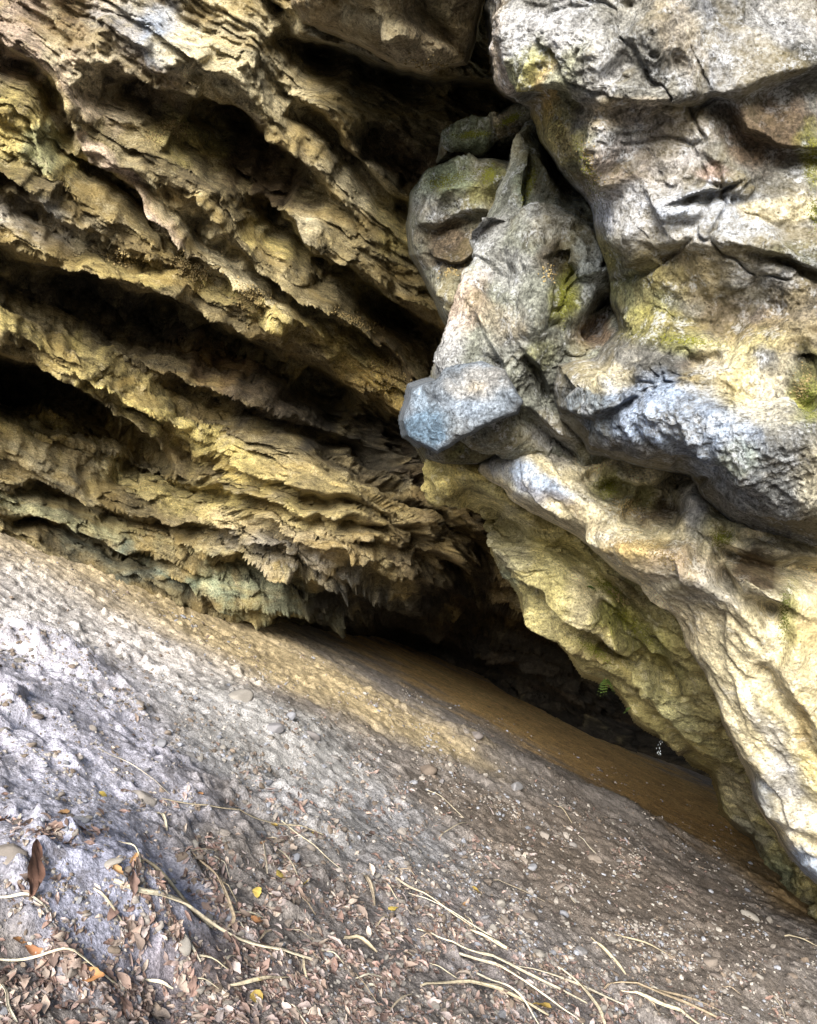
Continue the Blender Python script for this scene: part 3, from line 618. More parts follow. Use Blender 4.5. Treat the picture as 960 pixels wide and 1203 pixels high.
def gnorm(x, y, e=.03):
    n = np.stack([-(glook(x + e, y) - glook(x - e, y)) / (2 * e), -(glook(x, y + e) - glook(x, y - e)) / (2 * e), np.ones_like(x)], 1)
    return n / np.linalg.norm(n, axis=1)[:, None]

# ------------------------------------------------------------------ small material set
def simple(name, cols, rough=.8, sc=30, bump=.4, spec=.3, attr=False, trans=0):
    m, nt, b = new_mat(name); L = nt.links.new
    tc = nt.nodes.new('ShaderNodeTexCoord'); oi = nt.nodes.new('ShaderNodeObjectInfo')
    n = N(nt, 'ShaderNodeTexNoise', Scale=sc, Detail=6, Roughness=.65); L(tc.outputs['Object'], n.inputs['Vector'])
    k = len(cols)
    if attr:
        at = N(nt, 'ShaderNodeAttribute', attribute_name='tint'); base = at.outputs[0]
    else:
        base = ramp(nt, oi.outputs['Random'], [((i + .5) / k, c) for i, c in enumerate(cols)])
        for nd in nt.nodes:
            if nd.type == 'VALTORGB': nd.color_ramp.interpolation = 'LINEAR'
    c = mix(nt, 'MULTIPLY', 1, base, ramp(nt, n.outputs[0], [(.3, .55), (.5, 1), (.7, 1.35)]))
    L(c, b.inputs['Base Color']); b.inputs['Roughness'].default_value = rough; b.inputs['Specular IOR Level'].default_value = spec
    bp = N(nt, 'ShaderNodeBump', Strength=bump, Distance=.01); L(n.outputs[0], bp.inputs['Height']); L(bp.outputs[0], b.inputs['Normal'])
    return m
STONE_C = [(.28, .26, .24), (.20, .18, .165), (.25, .26, .30), (.15, .12, .10), (.32, .29, .27), (.19, .15, .12)]
LEAF_C = [(.20, .13, .11), (.34, .26, .22), (.13, .09, .08), (.42, .35, .30), (.24, .16, .14), (.38, .32, .31)]
M_STONE = simple('stone', STONE_C, .9, 40, .6, .2)
M_LEAF = simple('dry_leaf', LEAF_C, .7, 60, .4, .3)
M_YLEAF = simple('yellow_leaf', [(.50, .38, .10), (.54, .44, .17), (.42, .30, .09)], .6, 60, .3)
M_OLEAF = simple('orange_leaf', [(.36, .18, .08), (.40, .24, .12), (.30, .14, .07)], .6, 60, .3)
M_REED = simple('dry_reed', [(.64, .57, .43), (.52, .44, .31), (.68, .63, .52), (.40, .32, .23)], .6, 50, .5)
M_GRAV = simple('gravel', [(.3, .3, .3)], .9, 50, .5, .2, attr=True)
M_LIT = simple('leaf_litter', [(.3, .3, .3)], .75, 60, .3, .25, attr=True)
M_CRUST = simple('mineral_crust', [(.24, .18, .08), (.30, .23, .11), (.20, .15, .07)], .85, 60, .6)
M_FERN = simple('fern', [(.05, .09, .018), (.07, .11, .02), (.06, .10, .025)], .6, 40, .2)

# ------------------------------------------------------------------ stones
import bmesh
def ico(sub):
    bm = bmesh.new(); bmesh.ops.create_icosphere(bm, subdivisions=sub, radius=1)
    V = np.array([v.co[:] for v in bm.verts]); T = np.array([[v.index for v in f.verts] for f in bm.faces]); bm.free(); return V, T
def stone_shape(sub, seed):
    V, T = ico(sub); r = np.random.default_rng(seed)
    for k in range(9):      # flat broken faces
        n = r.normal(size=3); n /= np.linalg.norm(n); d = V @ n; c = r.uniform(.55, .85)
        V = V - np.outer(np.maximum(d - c, 0), n)
    V = V * (1 + .16 * fbm(V * 2.2 + seed, 4)[:, None])
    return V * np.array([1, r.uniform(.55, .9), r.uniform(.38, .65)]), T
stone_me = []
for s in range(7):
    V, T = stone_shape(3, s + 1); me = np_mesh('stone', V, T, None); me.materials.append(M_STONE); stone_me.append(me)
def place(name, me, loc, rot, sc, label, cat, group=None):
    o = bpy.data.objects.new(name, me); COL.objects.link(o); o.location = loc; o.rotation_euler = rot; o.scale = sc
    return tag(o, label, cat, group)

def sample(n, regions):
    """bearings inside the floor, density by soft regions (px,py,rx,ry,ang,weight)"""
    out = []
    while len(out) < n:
        px = RNG.uniform(-30, 990, 4000); py = RNG.uniform(640, 1215, 4000)
        edge = np.interp(px, [0, 120, 250, 400, 480, 600, 700, 800, 880, 960], [632, 672, 727, 778, 802, 838, 882, 925, 985, 1100])
        w = np.zeros(4000)
        for (bx, by, rx, ry, ang, wt) in regions:
            a = math.radians(ang); dx = px - bx; dy = py - by
            w = np.maximum(w, wt * np.exp(-((dx * math.cos(a) + dy * math.sin(a)) / rx) ** 2 - ((-dx * math.sin(a) + dy * math.cos(a)) / ry) ** 2))
        w *= .12 + .88 * sstep(-.15, .3, noise(np.stack([px / 45, py / 30, py * 0 + 5], 1)))
        ok = (RNG.random(4000) < w) & (py > edge + 6)
        out += list(zip(px[ok], py[ok]))
    a = np.array(out); a = a[RNG.permutation(len(a))[:n]]
    return a[:, 0], a[:, 1]

# biggest stones, each from the photograph: bearing, radius m, label
BIG = [(282, 822, .11, 'grey rounded stone standing at the crest of the dusty mound'), (500, 905, .14, 'pale flat stone lying alone at the edge of the gravel'), (168, 935, .07, 'grey stone half sunk in blue soil above the long reeds'),
       (322, 855, .08, 'pale chunk in the broken soil right of the mound crest'), (365, 865, .09, 'darker chunk at the right end of the broken soil'), (15, 1003, .06, 'whitish stone at the left edge beside the brown curled leaf'),
       (880, 1076, .10, 'tan stone lying on the lower right gravel near the cave floor'), (605, 926, .13, 'dark angular stone at the head of the gravel slope'), (560, 880, .12, 'brown stone at the break between mound and ochre floor'), (210, 1018, .04, 'small round stone in front of the earth hollow'), (835, 1130, .07, 'pale stone among gravel low on the right'), (312, 922, .06, 'white pebble below the broken soil on the mound'),
       (92, 965, .05, 'pale pebble left of the sunk grey stone'), (45, 850, .05, 'small stone on the rim of the dark burrow at left'), (403, 1052, .035, 'round pebble beside the bent yellow reed'), (640, 985, .07, 'brown stone midway down the gravel slope'), (700, 1010, .08, 'reddish stone in the dark leaf patch on the slope')]
for k, (a, b, r, lab) in enumerate(BIG):
    p = ghit(a, b)[0]
    place('stone', stone_me[k % 7], (p[0], p[1], p[2] - r * .05), (random.uniform(-.3, .3), random.uniform(.1, .6), random.uniform(0, 6)), (r, r, r), lab, 'stone')
SREG = [(700, 1100, 300, 110, 24, 1), (450, 1060, 220, 90, 20, .8), (330, 880, 160, 60, 22, .8), (80, 790, 220, 60, 20, .5), (150, 900, 200, 90, 20, .35), (620, 950, 240, 35, 27, .9), (560, 1180, 400, 80, 0, .9), (100, 720, 160, 50, 25, .2), (700, 900, 250, 40, 26, .12), (120, 690, 160, 18, 25, .45), (350, 785, 150, 16, 27, .5), (520, 835, 120, 12, 30, .3)]
px, py = sample(5200, SREG); pts = ghit(px, py)
rad = .0105 * np.exp(RNG.normal(0, .5, len(px))) * (.55 + .11 * pts[:, 1]); rad = np.clip(rad, .004, .055)
order = np.argsort(-rad / pts[:, 1])
zones = lambda a, b: ('grey chip in the dusty soil of the upper left slope' if (a < 420 and b < 960) else 'small stone scattered in the foreground among dry leaves' if b > 1060 and a < 560 else 'small brown stone in the gravel scree on the right slope')
for k in order[:283]:
    p = pts[k]; r = rad[k]
    lab = zones(px[k], py[k])
    place('stone', stone_me[k % 7], (p[0], p[1], p[2] + r * .02), (RNG.uniform(-.4, .4), RNG.uniform(0, .8), RNG.uniform(0, 6.3)), (r, r, r), lab, 'stone',
          'stones scattered on the upper left slope' if 'upper left' in lab else 'stones scattered among the foreground leaves' if 'foreground' in lab else 'stones in the right scree')

def scatter(name, protos, pos, rad, up, cols, mat, lift=.15, flat=False):
    Vs, Ts, Cs = [], [], []; off = 0
    for i in range(len(pos)):
        V, T = protos[i % len(protos)]
        a, b, c = RNG.uniform(0, 6.28), RNG.normal(0, .35), RNG.normal(0, .35)
        ca, sa, cb, sb, cc, sc_ = math.cos(a), math.sin(a), math.cos(b), math.sin(b), math.cos(c), math.sin(c)
        R = np.array([[ca, -sa, 0], [sa, ca, 0], [0, 0, 1]]); R = np.array([[1, 0, 0], [0, cb, -sb], [0, sb, cb]]) @ np.array([[cc, 0, sc_], [0, 1, 0], [-sc_, 0, cc]]) @ R
        n = up[i]; t1 = np.cross([0, 1, 0], n); t1 /= np.linalg.norm(t1); t2 = np.cross(n, t1); B = np.stack([t1, t2, n], 1)
        Vs.append((V * rad[i]) @ R.T @ B.T + pos[i] + n * rad[i] * lift); Ts.append(T + off); off += len(V)
        Cs.append(np.tile(cols[i], (len(V), 1)))
    me = np_mesh(name, np.concatenate(Vs), np.concatenate(Ts), np.concatenate(Cs), smooth=flat)
    return tag(link(name, me, mat), kind='stuff')
rest = order[283:]
sc = np.array(STONE_C)
cols = sc[RNG.integers(0, 6, len(rest))] * RNG.uniform(.7, 1.2, (len(rest), 1))
scatter('gravel', [stone_shape(1, s + 30) for s in range(8)], pts[rest], rad[rest], gnorm(pts[rest, 0], pts[rest, 1]), cols, M_GRAV)
# finer grit
px, py = sample(11000, SREG + [(150, 1100, 200, 120, 0, .5)]); p2 = ghit(px, py); r2 = np.clip(.006 * np.exp(RNG.normal(0, .4, len(px))) * (.6 + .13 * p2[:, 1]), .003, .03)
cols = sc[RNG.integers(0, 6, len(px))] * RNG.uniform(.6, 1.2, (len(px), 1))
scatter('grit', [stone_shape(1, s + 50) for s in range(6)], p2, r2, gnorm(p2[:, 0], p2[:, 1]), cols, M_GRAV)

# ------------------------------------------------------------------ leaves
def leaf_shape(seed, nx=7, ny=3, curl=.5, wid=.42):
    r = np.random.default_rng(seed); V = []; T = []
    c1, c2 = r.uniform(-curl, curl), r.uniform(.1, curl); tw = r.uniform(-.5, .5)
    for i in range(nx):
        s = i / (nx - 1); x = 2 * s - 1; w = wid * math.sin(math.pi * min(1, s * .94 + .04)) ** .75 * (1 + .25 * r.uniform(-1, 1))
        for j in range(ny):
            y = (j / (ny - 1) * 2 - 1); z = c1 * x * x + c2 * abs(y) * w * 1.2 + tw * x * y * w + r.normal(0, .04)
            V.append((x, y * w, z))
    for i in range(nx - 1):
        for j in range(ny - 1):
            a = i * ny + j; T += [(a, a + ny, a + ny + 1), (a, a + ny + 1, a + 1)]
    V = np.array(V); V[:, 2] -= V[:, 2].min(); n = len(V); T = np.array(T)
    # a real blade with thickness
    V2 = V - np.array([0, 0, .025]); return np.concatenate([V, V2]), np.concatenate([T, T[:, ::-1] + n])
def mesh_leaf(seed, mat, **k):
    V, T = leaf_shape(seed, 9, 5, **k); me = np_mesh('fallen_leaf', V, T); me.materials.append(mat); return me
leaf_me = [mesh_leaf(s, M_LEAF, curl=.5) for s in range(8)]; yl = [mesh_leaf(s + 20, M_YLEAF, curl=.3, wid=.6) for s in range(3)]; ol = [mesh_leaf(s + 40, M_OLEAF, curl=.5) for s in range(3)]
def lay(name, me, a, b, r, label, cat, group=None, lift=.0, tilt=.35):
    p = ghit(a, b)[0]; n = gnorm(np.array([p[0]]), np.array([p[1]]))[0]
    e = mathutils.Vector(n).to_track_quat('Z', 'Y') @ mathutils.Euler((random.gauss(0, tilt), random.gauss(0, tilt), random.uniform(0, 6.28))).to_quaternion()
    o = place(name, me, (p[0] + n[0] * lift, p[1] + n[1] * lift, p[2] + n[2] * (.003 + lift)), (0, 0, 0), (r, r, r), label, cat, group)
    o.rotation_euler = e.to_euler(); return o
import mathutils
YEL_L = [(122, 937, .03, 'small yellow leaf alone on the blue soil below the burrow'), (322, 974, .03, 'yellow leaf above the bent dry stem in the middle left'), (330, 1030, .045, 'largest yellow leaf, curled, beside the dry stems'), (302, 1057, .03, 'pale yellow leaf just below the curled yellow one'), (300, 1172, .032, 'bright yellow leaf at the bottom among brown litter'), (302, 1155, .03, 'yellow leaf touching the brightest bottom leaf'),
         (370, 980, .025, 'tiny yellow leaf right of the stem tangle'), (357, 1040, .03, 'tan yellow leaf right of the curled yellow leaf'), (560, 1048, .035, 'yellow leaf on the gravel beside an orange one'), (637, 1183, .045, 'yellow leaf among the reeds at the bottom'), (520, 1080, .03, 'pale yellow leaf near the middle reeds'), (462, 1069, .03, 'yellow leaf left of the middle reeds')]
for k, (a, b, r, l) in enumerate(YEL_L): lay('fallen_leaf', yl[k % 3], a, b, r, l, 'leaf')
OR_L = [(74, 958, .035, 'orange brown leaf above the brown curled leaf at left'), (5, 965, .03, 'orange leaf at the left edge on blue soil'), (42, 1126, .035, 'orange leaf low on the left soil clod'), (22, 1117, .025, 'tan leaf beside the orange leaf on the clod'), (137, 1085, .03, 'pale orange leaf under the forked reed'), (156, 1080, .03, 'rust leaf pointing right under the forked reed'),
        (308, 992, .025, 'rust leaf above the dry stem tangle'), (300, 1085, .05, 'orange leaf folded at the end of the forked reed'), (546, 1060, .035, 'orange leaf beside the yellow one on the gravel'), (235, 933, .02, 'small rust leaf on the grey slope'), (105, 1170, .05, 'orange red leaf in the bottom left litter')]
for k, (a, b, r, l) in enumerate(OR_L): lay('fallen_leaf', ol[k % 3], a, b, r, l, 'leaf')
mat_big = simple('brown_leaf', [(.14, .075, .055), (.14, .075, .055)], .7, 60, .4)
lay('fallen_leaf', mesh_leaf(61, mat_big, curl=.22, wid=.26), 38, 1022, .10, 'large brown curled leaf at the left edge', 'leaf', tilt=.02)
LREG = [(260, 1180, 330, 60, 0, 1), (420, 1100, 200, 70, 20, .9), (80, 1180, 160, 35, 0, .8), (50, 975, 90, 12, 8, .35), (600, 1180, 330, 50, 12, .7), (560, 990, 180, 40, 27, .2), (720, 1010, 120, 26, 27, .35), (340, 930, 40, 20, 20, .6), (450, 960, 120, 40, 27, .35), (800, 1140, 200, 60, 25, .15)]
px, py = sample(6500, LREG); pl = ghit(px, py); rl = np.clip(.0135 * np.exp(RNG.normal(0, .35, len(px))) * (.75 + .09 * pl[:, 1]), .009, .04)
order = np.argsort(-rl / pl[:, 1])
for k in order[:270]:
    a, b = px[k], py[k]
    z = 'bottom left' if (a < 420) else 'bottom middle' if a < 700 else 'lower right'
    lay('fallen_leaf', leaf_me[k % 8], a, b, rl[k], 'dry brown curled leaf in the %s litter' % z, 'leaf', 'brown leaves in the %s litter' % z, lift=.004)
rest = order[270:]; lc = np.array(LEAF_C + [(.30, .22, .20), (.26, .20, .19)])
cols = lc[RNG.integers(0, 8, len(rest))] * RNG.uniform(.6, 1.25, (len(rest), 1))
scatter('leaf_litter', [leaf_shape(s + 80, 4, 3) for s in range(12)], pl[rest], rl[rest], gnorm(pl[rest, 0], pl[rest, 1]), cols, M_LIT, .12)

# ------------------------------------------------------------------ reeds and stems
def strip(name, pts, w, label, group=None, mat=M_REED, arch=.02, thick=.25, parent=None):
    """a dried strap leaf or stem lying on the floor: slightly cupped ribbon with thickness, tapering to its tip"""
    pts = np.array(pts, float); d = np.concatenate([[0], np.cumsum(np.hypot(*np.diff(pts, axis=0).T))]); n = max(8, int(d[-1] / 6))
    s = np.linspace(0, d[-1], n); a = np.interp(s, d, pts[:, 0]); b = np.interp(s, d, pts[:, 1])
    jk = random.Random(int(pts[0, 0] * 7 + pts[0, 1])); kk = sorted(jk.sample(range(1, n - 1), min(n - 2, 4))); off_ = np.interp(np.arange(n), [0] + kk + [n - 1], [0] + [jk.gauss(0, 2.2) for _ in kk] + [0]); b = b + off_; a = a - off_ * .4
    k = np.array([.25, .5, .25])
    for _ in range(1):
        a[1:-1] = np.convolve(a, k, 'valid'); b[1:-1] = np.convolve(b, k, 'valid')
    g = ghit(a, b); q = np.linspace(0, 1, n)
    for _ in range(60): g[1:-1, 1] = .25 * g[:-2, 1] + .5 * g[1:-1, 1] + .25 * g[2:, 1]; 
    u = (a - CX) / F; g[:, 0] = u * g[:, 1]; g[:, 2] = glook(g[:, 0], g[:, 1])
    z = g[:, 2].copy()
    for _ in range(40): z[1:-1] = np.maximum(g[1:-1, 2], .25 * z[:-2] + .5 * z[1:-1] + .25 * z[2:])
    ph = random.uniform(0, 6)
    g[:, 2] = z + .006 + arch * np.sin(np.pi * q) ** 2 * (.8 + .2 * np.sin(q * 5 + ph))
    t = np.gradient(g, axis=0); t /= np.linalg.norm(t, axis=1)[:, None]
    up = gnorm(g[:, 0], g[:, 1], .1); sd = np.cross(t, up); sd /= np.linalg.norm(sd, axis=1)[:, None]; up = np.cross(sd, t)
    tw = .35 * np.sin(q * 4 + ph); sd2 = sd * np.cos(tw)[:, None] + up * np.sin(tw)[:, None]; up2 = np.cross(sd2, t)
    ww = w * (.35 + .65 * np.sin(np.pi * (q * .8 + .12)))
    V = []; 
    prof = [(-1, .35), (-.5, .05), (0, -.05), (.5, .05), (1, .35), (.5, -.2), (0, -.3), (-.5, -.2)]
    for (x, y) in prof: V.append(g + sd2 * (ww * x)[:, None] + up2 * (ww * y * (1 + thick))[:, None])
    V = np.stack(V, 1).reshape(-1, 3); m = len(prof); Q = []
    for i in range(n - 1):
        for j in range(m): Q.append((i * m + j, i * m + (j + 1) % m, (i + 1) * m + (j + 1) % m, (i + 1) * m + j))
    o = link(name, np_mesh(name, V, np.array(Q)), mat, parent)
    return tag(o, label, 'reed' if 'twig' not in name else 'twig', group) if parent is None else o
R_ = [([(134, 1030), (165, 1048), (200, 1068), (240, 1088), (280, 1108), (330, 1125), (370, 1130)], .011, 'longest cream reed running from the soil clod down to the right'),
      ([(166, 1018), (174, 1030), (195, 1050), (225, 1075), (250, 1092)], .012, 'cream reed with a hooked top joining the longest reed'),
      ([(228, 1005), (240, 1020), (255, 1045), (268, 1070), (276, 1098), (262, 1095)], .008, 'pale bent reed right of the forked pair'),
      ([(255, 1035), (262, 1055), (285, 1075)], .004, 'thin stem crossing the pale bent reed'),
      ([(308, 990), (310, 1005), (314, 1028)], .005, 'short upright curved stem beside the stem tangle'),
      ([(322, 996), (335, 1012), (350, 1032)], .004, 'short pale stem leaning right near the curled yellow leaf'),
      ([(190, 940), (250, 955), (300, 975), (345, 970), (380, 972)], .005, 'long grey twig curving across the blue slope'),
      ([(115, 880), (150, 905), (200, 935)], .003, 'thin straight twig above the long grey one'),
      ([(184, 958), (196, 975)], .008, 'short thick white stick on the blue slope'),
      ([(330, 965), (350, 985), (375, 1005), (400, 1022)], .005, 'thin stem running down from the tangle'),
      ([(425, 1025), (435, 1045), (440, 1065)], .010, 'short curled cream reed above the litter'),
      ([(465, 1032), (485, 1055), (530, 1080), (555, 1090)], .009, 'cream reed starting above the middle of the litter'),
      ([(550, 1092), (575, 1100), (597, 1116)], .016, 'broad short cream blade in the middle gravel'),
      ([(404, 1103), (425, 1112), (443, 1120)], .016, 'pale broad chip of reed in the litter'),
      ([(490, 1093), (520, 1118), (560, 1132), (600, 1140), (640, 1165), (690, 1180)], .009, 'long reed through the middle of the bottom tangle'),
      ([(695, 1108), (715, 1130), (735, 1146)], .012, 'straight white reed standing apart on the gravel'),
      ([(540, 1125), (600, 1150), (650, 1180), (690, 1210)], .010, 'reed fanning towards the bottom edge'),
      ([(560, 1145), (610, 1180), (640, 1215)], .009, 'lower reed fanning towards the bottom edge'),
      ([(655, 1138), (680, 1158), (705, 1190), (712, 1210)], .010, 'reed curving down in the bottom tangle'),
      ([(710, 1163), (750, 1165), (800, 1180), (850, 1203)], .011, 'reed running out to the lower right'),
      ([(730, 1165), (780, 1190), (830, 1212)], .013, 'broad reed beneath the one running lower right'),
      ([(745, 1160), (790, 1168), (860, 1195)], .007, 'thin reed beside the lower right one'),
      ([(495, 1160), (560, 1165), (620, 1185), (660, 1205)], .009, 'reed lying almost level at the bottom middle'),
      ([(480, 1050), (520, 1075), (590, 1110)], .005, 'thin dry stem over the gravel in the middle'),
      ([(600, 1135), (660, 1150), (740, 1185)], .008, 'pale reed across the tangle'),
      ([(0, 1072), (30, 1082), (58, 1090)], .004, 'thin straight reed at the left edge'),
      ([(0, 1130), (40, 1140), (80, 1150), (150, 1165)], .004, 'thin bent reed in the bottom left corner'),
      ([(-5, 1150), (10, 1170), (8, 1190), (25, 1215)], .005, 'curled reed in the bottom left corner'),
      ([(270, 1160), (290, 1168), (320, 1160), (340, 1150)], .006, 'curved reed at the yellow leaves'),
      ([(650, 945), (665, 958), (672, 967)], .009, 'short dark twig on the slope top'),
      ([(680, 985), (700, 1003)], .009, 'short pale twig on the upper gravel'),
      ([(922, 1098), (945, 1106), (960, 1112)], .010, 'thin pale twig at the right edge near the floor'),
      ([(500, 928), (530, 950), (545, 962)], .004, 'small dark stem on the grey patch'),
      ([(580, 1035), (640, 1060)], .004, 'slim twig on the right gravel'),
      ([(720, 1098), (760, 1110), (790, 1125)], .006, 'slim reed on the right gravel')]
for k, (p, w, l) in enumerate(R_): strip('dry_reed', p, w * 1.15, l, arch=.006 + .012 * (k % 3))
for k in range(46):     # short dry bits between the leaves
    a = random.gauss(430, 260); b = random.uniform(985, 1200)
    if b < 632 + .5 * a + 60: continue
    an = random.gauss(.5, .6); L_ = random.uniform(14, 50); c = random.uniform(-8, 8)
    reg = 'left' if a < 330 else 'middle' if a < 620 else 'right'
    strip('dry_twig', [(a, b), (a + L_ * .5 * math.cos(an) - c * .5, b + L_ * .5 * math.sin(an) + c), (a + L_ * math.cos(an), b + L_ * math.sin(an))], random.uniform(.002, .006), 'thin dry stem lying in the %s of the litter' % reg, 'thin dry stems in the %s of the litter' % reg, arch=.015)

# ------------------------------------------------------------------ mineral crusts, moss knobs (parts of their rocks)
def surf(depthf, px, py):
    a = np.array([[float(px)]]); b = np.array([[float(py)]]); p0 = np.array([[px / 60, py / 60, 3.3]])
    wa, wb, wc = fbm(p0, 3)[0], fbm(p0 + 40, 3)[0], fbm(p0 * 4 + 9, 3)[0]
    t = depthf(a + wa * 9 + wc * 3, b + wb * 9 - wc * 3, a, b)[0, 0]; return t
bpy.context.view_layer.update()
DG_ = bpy.context.evaluated_depsgraph_get()
def cast(obj, px, py):
    o = mathutils.Vector((0, 0, CAMZ)); d = mathutils.Vector(((px - CX) / F, 1, -(py - CY) / F)).normalized()
    hit, loc, nrm, _ = obj.ray_cast(o, d)
    if not hit: return None
    if nrm.dot(d) > 0: nrm = -nrm
    return loc, nrm
knob = [stone_shape(1, s + 90) for s in range(4)]
def crust(parent, cx, cy, rx, ry, ang, n, size, name='mineral_crust', mat=None):
    Vs, Ts = [], []; off = 0; a = math.radians(ang)
    for i in range(n):
        u, v = random.gauss(0, .5) * rx, random.gauss(0, .5) * ry
        h = cast(parent, cx + u * math.cos(a) - v * math.sin(a), cy + u * math.sin(a) + v * math.cos(a))
        if not h: continue
        l, m_ = h; r = size * random.uniform(.5, 1.3) * l.y / 6; V, T = knob[i % 4]
        q = mathutils.Euler((random.uniform(0, 6), random.uniform(0, 6), 0)).to_matrix(); R = np.array(q)
        Vs.append(V @ R.T * r + np.array(l) + np.array(m_) * r * .25); Ts.append(T + off); off += len(V)
    if Vs: tag(link(name, np_mesh(name, np.concatenate(Vs), np.concatenate(Ts)), mat or M_CRUST, parent), kind='stuff')
for (a, b, rx, ry, an, n, s) in [(150, 305, 26, 10, 10, 60, .018), (225, 318, 30, 12, 20, 90, .020), (295, 352, 22, 14, 30, 80, .020), (420, 378, 34, 10, 20, 60, .016), (205, 150, 18, 10, 20, 40, .016), (455, 440, 34, 20, 40, 90, .017), (180, 160, 14, 8, 20, 30, .014)]:
    crust(ceiling, a, b, rx, ry, an, n * 3, s * .55)
for (a, b, rx, ry, an, n, s) in [(740, 595, 22, 12, 10, 70, .014), (775, 650, 40, 12, 25, 90, .012), (745, 640, 16, 14, 0, 50, .013)]: crust(buttress, a, b, rx, ry, an, n * 3, s * .55)
for (a, b, rx, ry, an, n, s) in [(943, 452, 12, 22, 10, 50, .012), (655, 150, 10, 34, -20, 60, .012), (692, 190, 8, 30, -15, 40, .012)]: crust(overhang, a, b, rx, ry, an, n * 3, s * .55)
M_MOSS = simple('moss', [(.16, .17, .025), (.22, .22, .03), (.12, .14, .03)], .95, 120, .8, .1)
for o_, L_ in [(overhang, [(955, 190, 10, 26, 0), (950, 470, 10, 26, 0), (810, 400, 40, 6, 5), (690, 200, 9, 40, -20), (960, 250, 12, 20, 0)]), (slab, [(664, 345, 9, 26, 5), (622, 215, 7, 24, 15)]),
               (buttress, [(848, 632, 14, 10, 0), (922, 720, 7, 30, 5), (715, 572, 12, 12, 0)]), (flank, [(745, 735, 36, 9, 40), (715, 690, 20, 8, 40), (700, 765, 26, 7, 35), (600, 575, 26, 6, 30)]), (b1, [(525, 212, 30, 8, -15), (575, 205, 10, 14, 40)]), (b2, [(555, 158, 22, 4, -5), (600, 140, 14, 4, -30)])]:
    for (a, b, rx, ry, an) in L_: crust(o_, a, b, rx, ry, an, 420, .0048, 'moss', M_MOSS)
crust(slab, 645, 320, 10, 16, 0, 50, .009); crust(flank, 725, 700, 16, 8, 30, 50, .010); crust(b1, 530, 320, 14, 8, 0, 40, .009)
crust(b3, 500, 75, 30, 8, 5, 50, .014)

# ------------------------------------------------------------------ small plants hanging on the flank lip
def fern(px, py, n, size, label):
    h = cast(flank, px, py)
    if not h: return
    l, m_ = h; root = bpy.data.objects.new('fern', None); COL.objects.link(root); root.location = l; tag(root, label, 'fern')
    Vk, Tk = ico(2); ck = link('stem', np_mesh('stem', Vk * size * np.array([.10, .12, .16]), Tk), M_CRUST, root)
    for i in range(n):
        a = random.uniform(-1.9, 1.9); L_ = size * random.uniform(.6, 1.2); V = []; T = []
        dx = mathutils.Vector((math.sin(a), 0, 0)) + m_ * .8 + mathutils.Vector((0, 0, .3)); dx.normalize()
        for k in range(9):
            s = k / 8; c = dx * (L_ * s) + mathutils.Vector((0, 0, -L_ * .9 * s * s)); wv = L_ * .30 * math.sin(math.pi * (s * .85 + .12))
            for sg in (-1, 1):
                sv = mathutils.Vector((math.cos(a), .3, random.uniform(-.2, .1))) * sg * wv; o_ = len(V)
                V += [c - dx * L_ * .07 - sv * .15, c + sv * .6 - dx * L_ * .07, c + sv, c + sv * .2 + dx * L_ * .09]; T.append((o_, o_ + 1, o_ + 2, o_ + 3))
        link('frond', np_mesh('frond', np.array([list(v) for v in V]), np.array(T), smooth=False), M_FERN, root)
fern(712, 797, 13, .09, 'small green fern tuft at the lower lip of the yellow flank')
fern(742, 832, 10, .07, 'smaller fern tuft below and right of the first on the flank lip')
fern(690, 690, 5, .07, 'tiny fern high on the yellow flank')

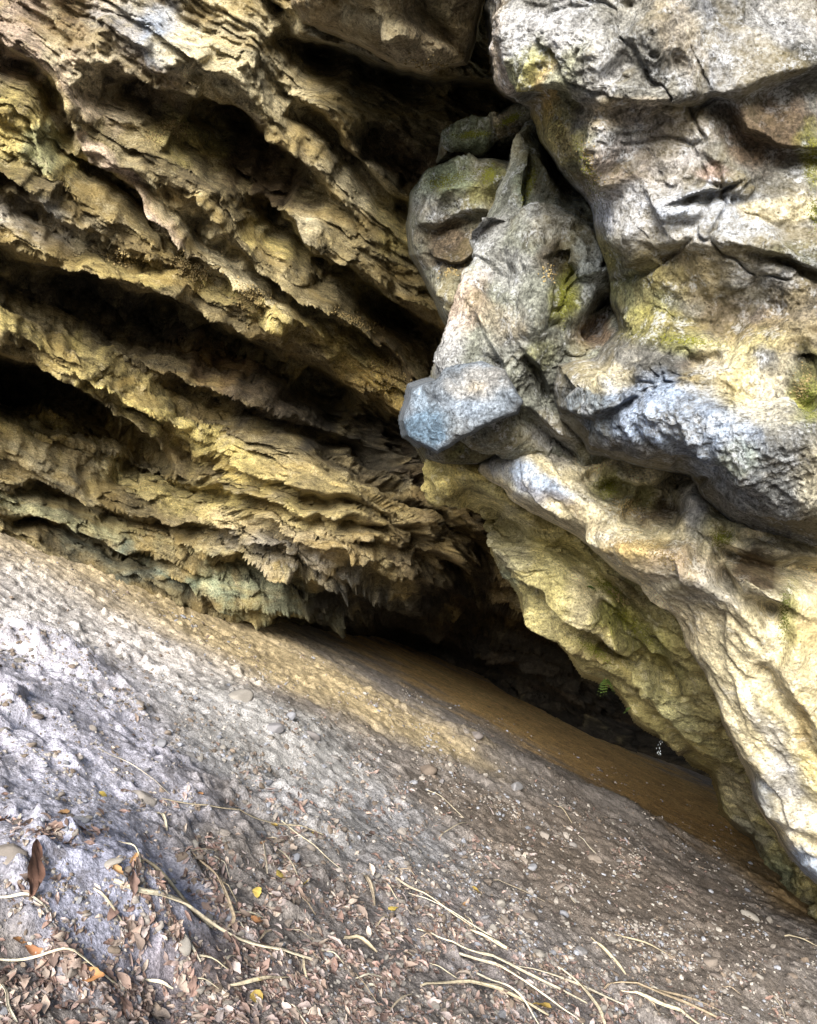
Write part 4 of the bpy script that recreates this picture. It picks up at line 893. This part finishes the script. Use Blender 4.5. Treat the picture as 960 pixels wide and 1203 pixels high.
# water drops falling from the flank into the dark
m, nt, b = new_mat('water'); b.inputs['Base Color'].default_value = (.85, .93, 1, 1); b.inputs['Roughness'].default_value = .05; b.inputs['Transmission Weight'].default_value = .6; b.inputs['IOR'].default_value = 1.33
M_WAT = m
def drip(px, y0, y1, t, n, label):
    V0, T0 = ico(1); Vs, Ts = [], []; off = 0
    for i in range(n):
        p = P(px + random.gauss(0, 1.6), random.uniform(y0, y1), t); r = random.uniform(.003, .006)
        Vs.append(V0 * np.array([r, r, r * 2.4]) + p); Ts.append(T0 + off); off += len(V0)
    tag(link('water_drip', np_mesh('water_drip', np.concatenate(Vs), np.concatenate(Ts)), M_WAT), label, 'water drip')
drip(774, 868, 890, 8.9, 14, 'falling water droplets just below the yellow flank lip')

# ------------------------------------------------------------------ camera, light
cam = bpy.data.cameras.new('camera'); co = bpy.data.objects.new('camera', cam); COL.objects.link(co)
co.location = (0, 0, CAMZ); co.rotation_euler = (math.pi / 2, 0, 0)
cam.sensor_fit = 'VERTICAL'; cam.sensor_height = 24; cam.lens = 24 / 2 / (601.5 / F); cam.clip_end = 2000; cam.clip_start = .05
SC.camera = co
SUN_EL, SUN_AZ = 25, 191     # compass from +Y clockwise: behind and to the left
w = bpy.data.worlds.new('World'); SC.world = w; w.use_nodes = True; nt = w.node_tree
bg = nt.nodes['Background']; sky = nt.nodes.new('ShaderNodeTexSky'); sky.sky_type = 'NISHITA'; sky.sun_disc = False
sky.sun_elevation = math.radians(SUN_EL); sky.sun_rotation = math.radians(SUN_AZ); nt.links.new(sky.outputs[0], bg.inputs[0]); bg.inputs[1].default_value = .08
s = bpy.data.lights.new('sun', 'SUN'); s.energy = 5.0; s.angle = math.radians(30); s.color = (1, .95, .85)
so = bpy.data.objects.new('sun', s); COL.objects.link(so)
az, el = math.radians(SUN_AZ), math.radians(SUN_EL)
d = mathutils.Vector((math.sin(az) * math.cos(el), math.cos(az) * math.cos(el), math.sin(el)))
so.rotation_euler = d.to_track_quat('Z', 'Y').to_euler()
SC.view_settings.view_transform = 'Standard'; SC.view_settings.look = 'None'; SC.view_settings.gamma = 1; SC.view_settings.exposure = 1.3
SC.cycles.max_bounces = 6; SC.cycles.diffuse_bounces = 2
